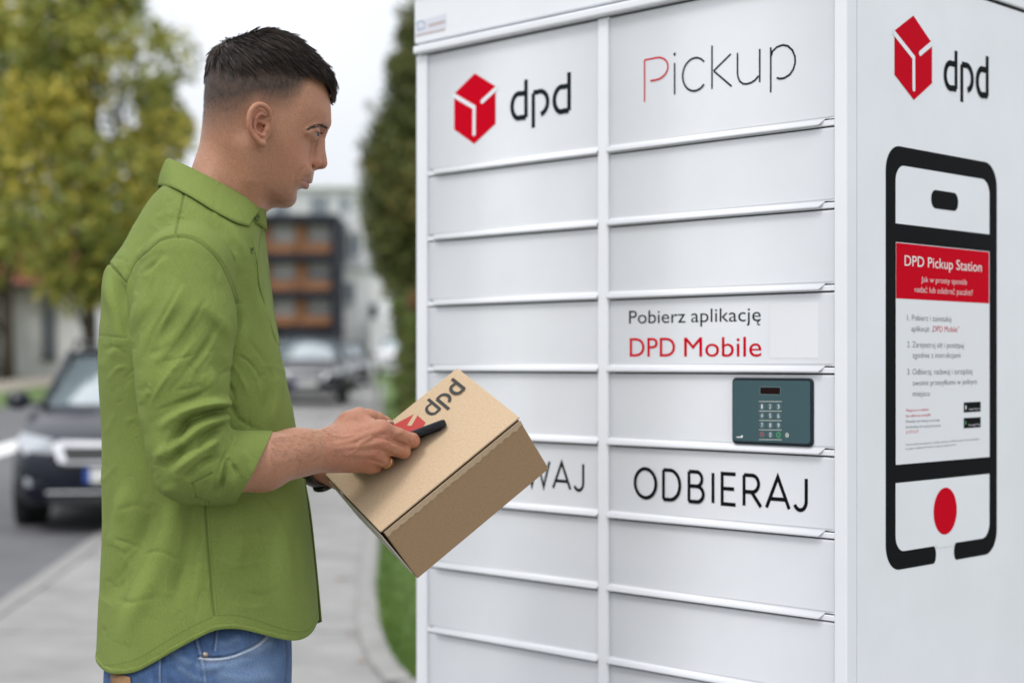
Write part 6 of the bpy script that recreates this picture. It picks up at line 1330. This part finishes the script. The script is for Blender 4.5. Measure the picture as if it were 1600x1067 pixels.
for (bx__, by__, br_) in ((402, 339.5, .0052), (393.5, 391, .0048)):
    bq = onray(SHIRT, [(bx__, by__)], .26)[0] if by__ > 350 else np.array(I(bx__, by__, .042)); button(bx__, by__, float(-bq[1])+(.0050 if by__ > 350 else 0), (.45, -.88, .1), br_)
# ------------------------------------------------------------------ jeans
JNP = [(180, 920), (168, 990), (163, 1045), (164, 1090), (176, 1150), (200, 1190), (300, 1200), (420, 1190), (452, 1130), (455, 1060), (455, 1000), (450, 940), (430, 905), (300, 900)]
fj, bj = inflated(JNP, [((300, 1000), .178), ((300, 1150), .182), ((180, 1050), .165), ((440, 1050), .165)], [((300, 1050), .125), ((180, 1050), .10), ((440, 1050), .10)], .08, .08, 2.3)
JEAN = Sdf(); JEAN.add(fj, bj, 0)
for s in (1, -1):
    JEAN.chain([(side(I(305, 1090, .092), s), .088), (side(I(312, 1300, .095), s), .082), (side(I(312, 1560, .098), s), .062), (side(I(300, 1760, .10), s), .060), (side(I(295, 1935, .10), s), .056)], .05, kin=.02)
JEAN.add(lambda P: (P[:, 2]-I(300, 925)[2]), None, .004, 'i')
JV, JF = extract(JEAN, (-.22, -.30, .0), (.24, .30, 1.05), .0065)
fz = JV[JF].mean(1); JV, JF = subdivide(JV, JF, (fz[:, 2] > I(0, 1110)[2]) & (fz[:, 1] < .02)); fz = JV[JF].mean(1); JV, JF = subdivide(JV, JF, (fz[:, 2] > I(0, 1090)[2]) & (fz[:, 1] < -.02)); JV = project(JEAN, JV, 1); JN = normals(JV, JF)
jm = JV.copy(); jm[:, 1] = -np.abs(jm[:, 1]); jx, jy = ipx(jm); jcol = np.array([.052, .098, .205])*(1+.20*noise3(JV, 45, 8)[:, None]+.16*noise3(JV, 260, 9)[:, None]+.14*noise3(JV*np.array([1, 1, .15]), 700, 10)[:, None]); jd = np.zeros(len(JV))
def jline(pl_, wd, am, dc=None, k=0):  # dark blue strokes put groove shade into the denim, pale ones are wear
    p = spline(pl_, 5); best = np.full(len(JV), 1e9); m = (JN[:, 1]*np.sign(JV[:, 1]) > -.2) & (jy < 1090)
    for a, b in zip(p, p[1:]):
        e = b-a; t = np.clip(((jx-a[0])*e[0]+(jy-a[1])*e[1])/(e@e+1e-9), 0, 1); best = np.minimum(best, np.hypot(jx-a[0]-t*e[0], jy-a[1]-t*e[1]))
    w_ = np.exp(-(best/wd)**2)*m; jd[:] += am*.001*w_
    if dc is not None: jcol[:] = jcol*(1-w_[:, None]*k)+np.array(dc)*(w_[:, None]*k)
pk = c4_((500, 950), (560, 955), (640, 945), (735, 905), (785, 865), (810, 825))
jline(pk, 1.8, -2.4, (.012, .02, .045), .9); jline([(x, y+3.4) for x, y in pk], 1.8, 1.6, (.50, .56, .64), .95); jline([(x, y+7) for x, y in pk], 1.0, -.3, (.16, .08, .035), .5); jline([(x+1, y+14) for x, y in pk], 6, .6, (.22, .30, .44), .5)
for off, dc, kk in ((0, (.03, .045, .09), .6), (4.5, (.26, .33, .45), .5), (9, (.03, .045, .09), .45)): jline([(x+off, y) for x, y in c4_((468, 850), (492, 940), (508, 1010), (516, 1080))], 1.3, -.7 if off != 4.5 else .8, dc, kk)
jline(c4_((572, 800), (566, 860), (556, 930)), 1.4, -1.0, (.025, .04, .08), .6); jline(c4_((582, 800), (576, 860), (568, 925)), 1.2, .6, (.28, .35, .46), .5); jline(c4_((722, 800), (718, 895)), 1.2, -.6, (.03, .045, .09), .5); jline(c4_((590, 812), (720, 808)), 1.2, .5, (.25, .31, .42), .5)
for xx0, yy0, xx1, yy1 in ((420, 1010, 520, 1060), (560, 1000, 640, 1040), (600, 900, 660, 880), (380, 930, 450, 980), (700, 940, 800, 900), (520, 1010, 600, 990)): jline(c4_((xx0, yy0), ((xx0+xx1)/2, (yy0+yy1)/2+8), (xx1, yy1)), 7, 1.0, (.20, .29, .43), .35); jline(c4_((xx0, yy0+14), ((xx0+xx1)/2, (yy0+yy1)/2+24), (xx1, yy1+14)), 6.0, -1.2, (.03, .055, .12), .4)
jline(c4_((338, 925), (338, 1000), (335, 1080)), 1.3, -1.0, (.025, .04, .08), .55); jline(c4_((330, 930), (330, 1070)), 1.2, .7, (.28, .35, .46), .45); jline(c4_((304, 950), (306, 1070)), 1.2, -.5, (.03, .045, .09), .4); jline(c4_((225, 985), (335, 950)), 1.3, .7, (.26, .33, .44), .45)
jline(c4_((640, 980), (700, 1000), (780, 985)), 9, -1.5, (.15, .22, .35), .3); jline(c4_((600, 1040), (700, 1050), (800, 1035)), 8, 1.5, (.20, .28, .42), .35); jline(c4_((870, 850), (880, 950), (870, 1060)), 2, -1, (.02, .03, .06), .6)
wear = (1+.5*noise3(JV, 70, 71)[:, None])*np.exp(-((jx-400)/50)**2-((jy-1050)/50)**2)[:, None]*.42; jcol = jcol*(1-wear)+np.array([.22, .32, .48])*wear
JV = (JV+JN*jd[:, None]).astype(np.float32)
M_jean = mat('blue_denim', (.1, .16, .28), .85, attr='col', var=.30, vscale=700, bump=.5, bscale=1300, spec=.2, bdist=.0005)
jeans = np_mesh('jeans', JV, JF, M_jean, man, smooth=True, col=np.clip(jcol, .005, 1))
M_cop = mat('worn_metal_rivet', (.30, .25, .20), .4, metal=1); M_lea = mat('brown_leather', (.24, .13, .055), .7, var=.2, vscale=60, bump=.3, bscale=500)
rv = onray(JEAN, c4_((585, 803), (527, 945)), .28)
for p in rv: MB().lathe([(0, .0022), (.0018, .002), (.0024, .0012), (.0040, .0014), (.0044, 0), (.0044, -.002)], 16, Matrix.Translation(Vector(p)) @ Vector((.1, -1, .1)).to_track_quat('Z', 'Y').to_matrix().to_4x4()).build('rivet', M_cop, jeans, smooth=True)
lp_ = onray(JEAN, [(175, 1048.5), (205, 1057), (208.5, 1095), (178, 1090)], .28); lp2 = onray(JEAN, [(190, 1052), (207, 1076), (193, 1093), (176, 1070)], .28)
A_ = np.array([[lp_[0], lp2[0], lp_[1]], [lp2[3], lp2.mean(0), lp2[1]], [lp_[3], lp2[2], lp_[2]]])+np.array([-.001, -.0025, 0]); o = np_mesh('leather_patch', A_.reshape(-1, 3), np.array([(i*3+j, i*3+j+1, i*3+j+4, i*3+j+3) for i in range(2) for j in range(2)]), M_lea, jeans); q_ = o.modifiers.new('t', 'SOLIDIFY'); q_.thickness = .0015
# shoes
M_shoe = mat('white_sneaker', (.55, .54, .52), .6); M_sole = mat('shoe_sole', (.6, .6, .58), .7)
for s in (1, -1):
    b0 = side(I(285, 1930, .10), s); SH = Sdf(); SH.chain([((b0[0]-.03, b0[1], .055), .042), ((b0[0]+.08, b0[1], .050), .042), ((b0[0]+.17, b0[1], .040), .036)], .02, kin=.02); SH.cap((b0[0], b0[1], .06), (b0[0], b0[1], .12), .045, .05, .02); SH.add(lambda P: .014-P[:, 2], None, .004, 'i')
    v_, f_ = extract(SH, (b0[0]-.11, b0[1]-.1, -.01), (b0[0]+.25, b0[1]+.1, .19), .006); so = np_mesh('shoe', v_, f_, M_shoe, man, smooth=True)
    pr_ = [(b0[0]+.065+.150*math.cos(a), b0[1]+(.048-.006*math.cos(a))*math.sin(a)) for a in np.linspace(0, 6.283, 33)[:-1]]; MB().prism(pr_, 0, .022).build('sole', M_sole, so, bevel=.004)
# ------------------------------------------------------------------ ring and watch
M_gold = mat('gold', (.55, .34, .14), .3, metal=1)
rd_ = (Vector(I(603, 720.5, .0985))-Vector(I(596, 717.5, .110))).normalized(); pr0 = Vector(I(602.5, 720.5, .0995))
prof = [(.0106, -.0022), (.0112, -.0022), (.0114, 0), (.0112, .0022), (.0106, .0022), (.0105, 0), (.0106, -.0022)]
MB().lathe(prof, 32, Matrix.Translation(pr0) @ rd_.to_track_quat('Z', 'Y').to_matrix().to_4x4()).build('ring', M_gold, man, smooth=True)
M_strap = mat('dark_brown_strap', (.030, .019, .013), .5, bump=.4, bscale=300); M_wc = mat('watch_case', (.03, .03, .032), .3, metal=.6)
wd0 = (Vector(LW)-Vector(I(420, 738, -.155))).normalized(); wp = Vector(I(497, 730, -.077)); MQ = Matrix.Translation(wp) @ wd0.to_track_quat('Z', 'Y').to_matrix().to_4x4()
w_o = MB().lathe([(.0272, -.0110), (.0308, -.0110), (.0318, 0), (.0308, .0110), (.0272, .0110), (.0272, -.0110)], 36, MQ).build('wristwatch', M_strap, man, smooth=True)
MB().lathe([(0, .037), (.015, .037), (.0175, .035), (.0175, .028), (0, .028)], 28, Matrix.Translation(wp) @ Vector((.3, .3, -1)).to_track_quat('Z', 'Y').to_matrix().to_4x4()).build('watch_case', M_wc, w_o, smooth=True)
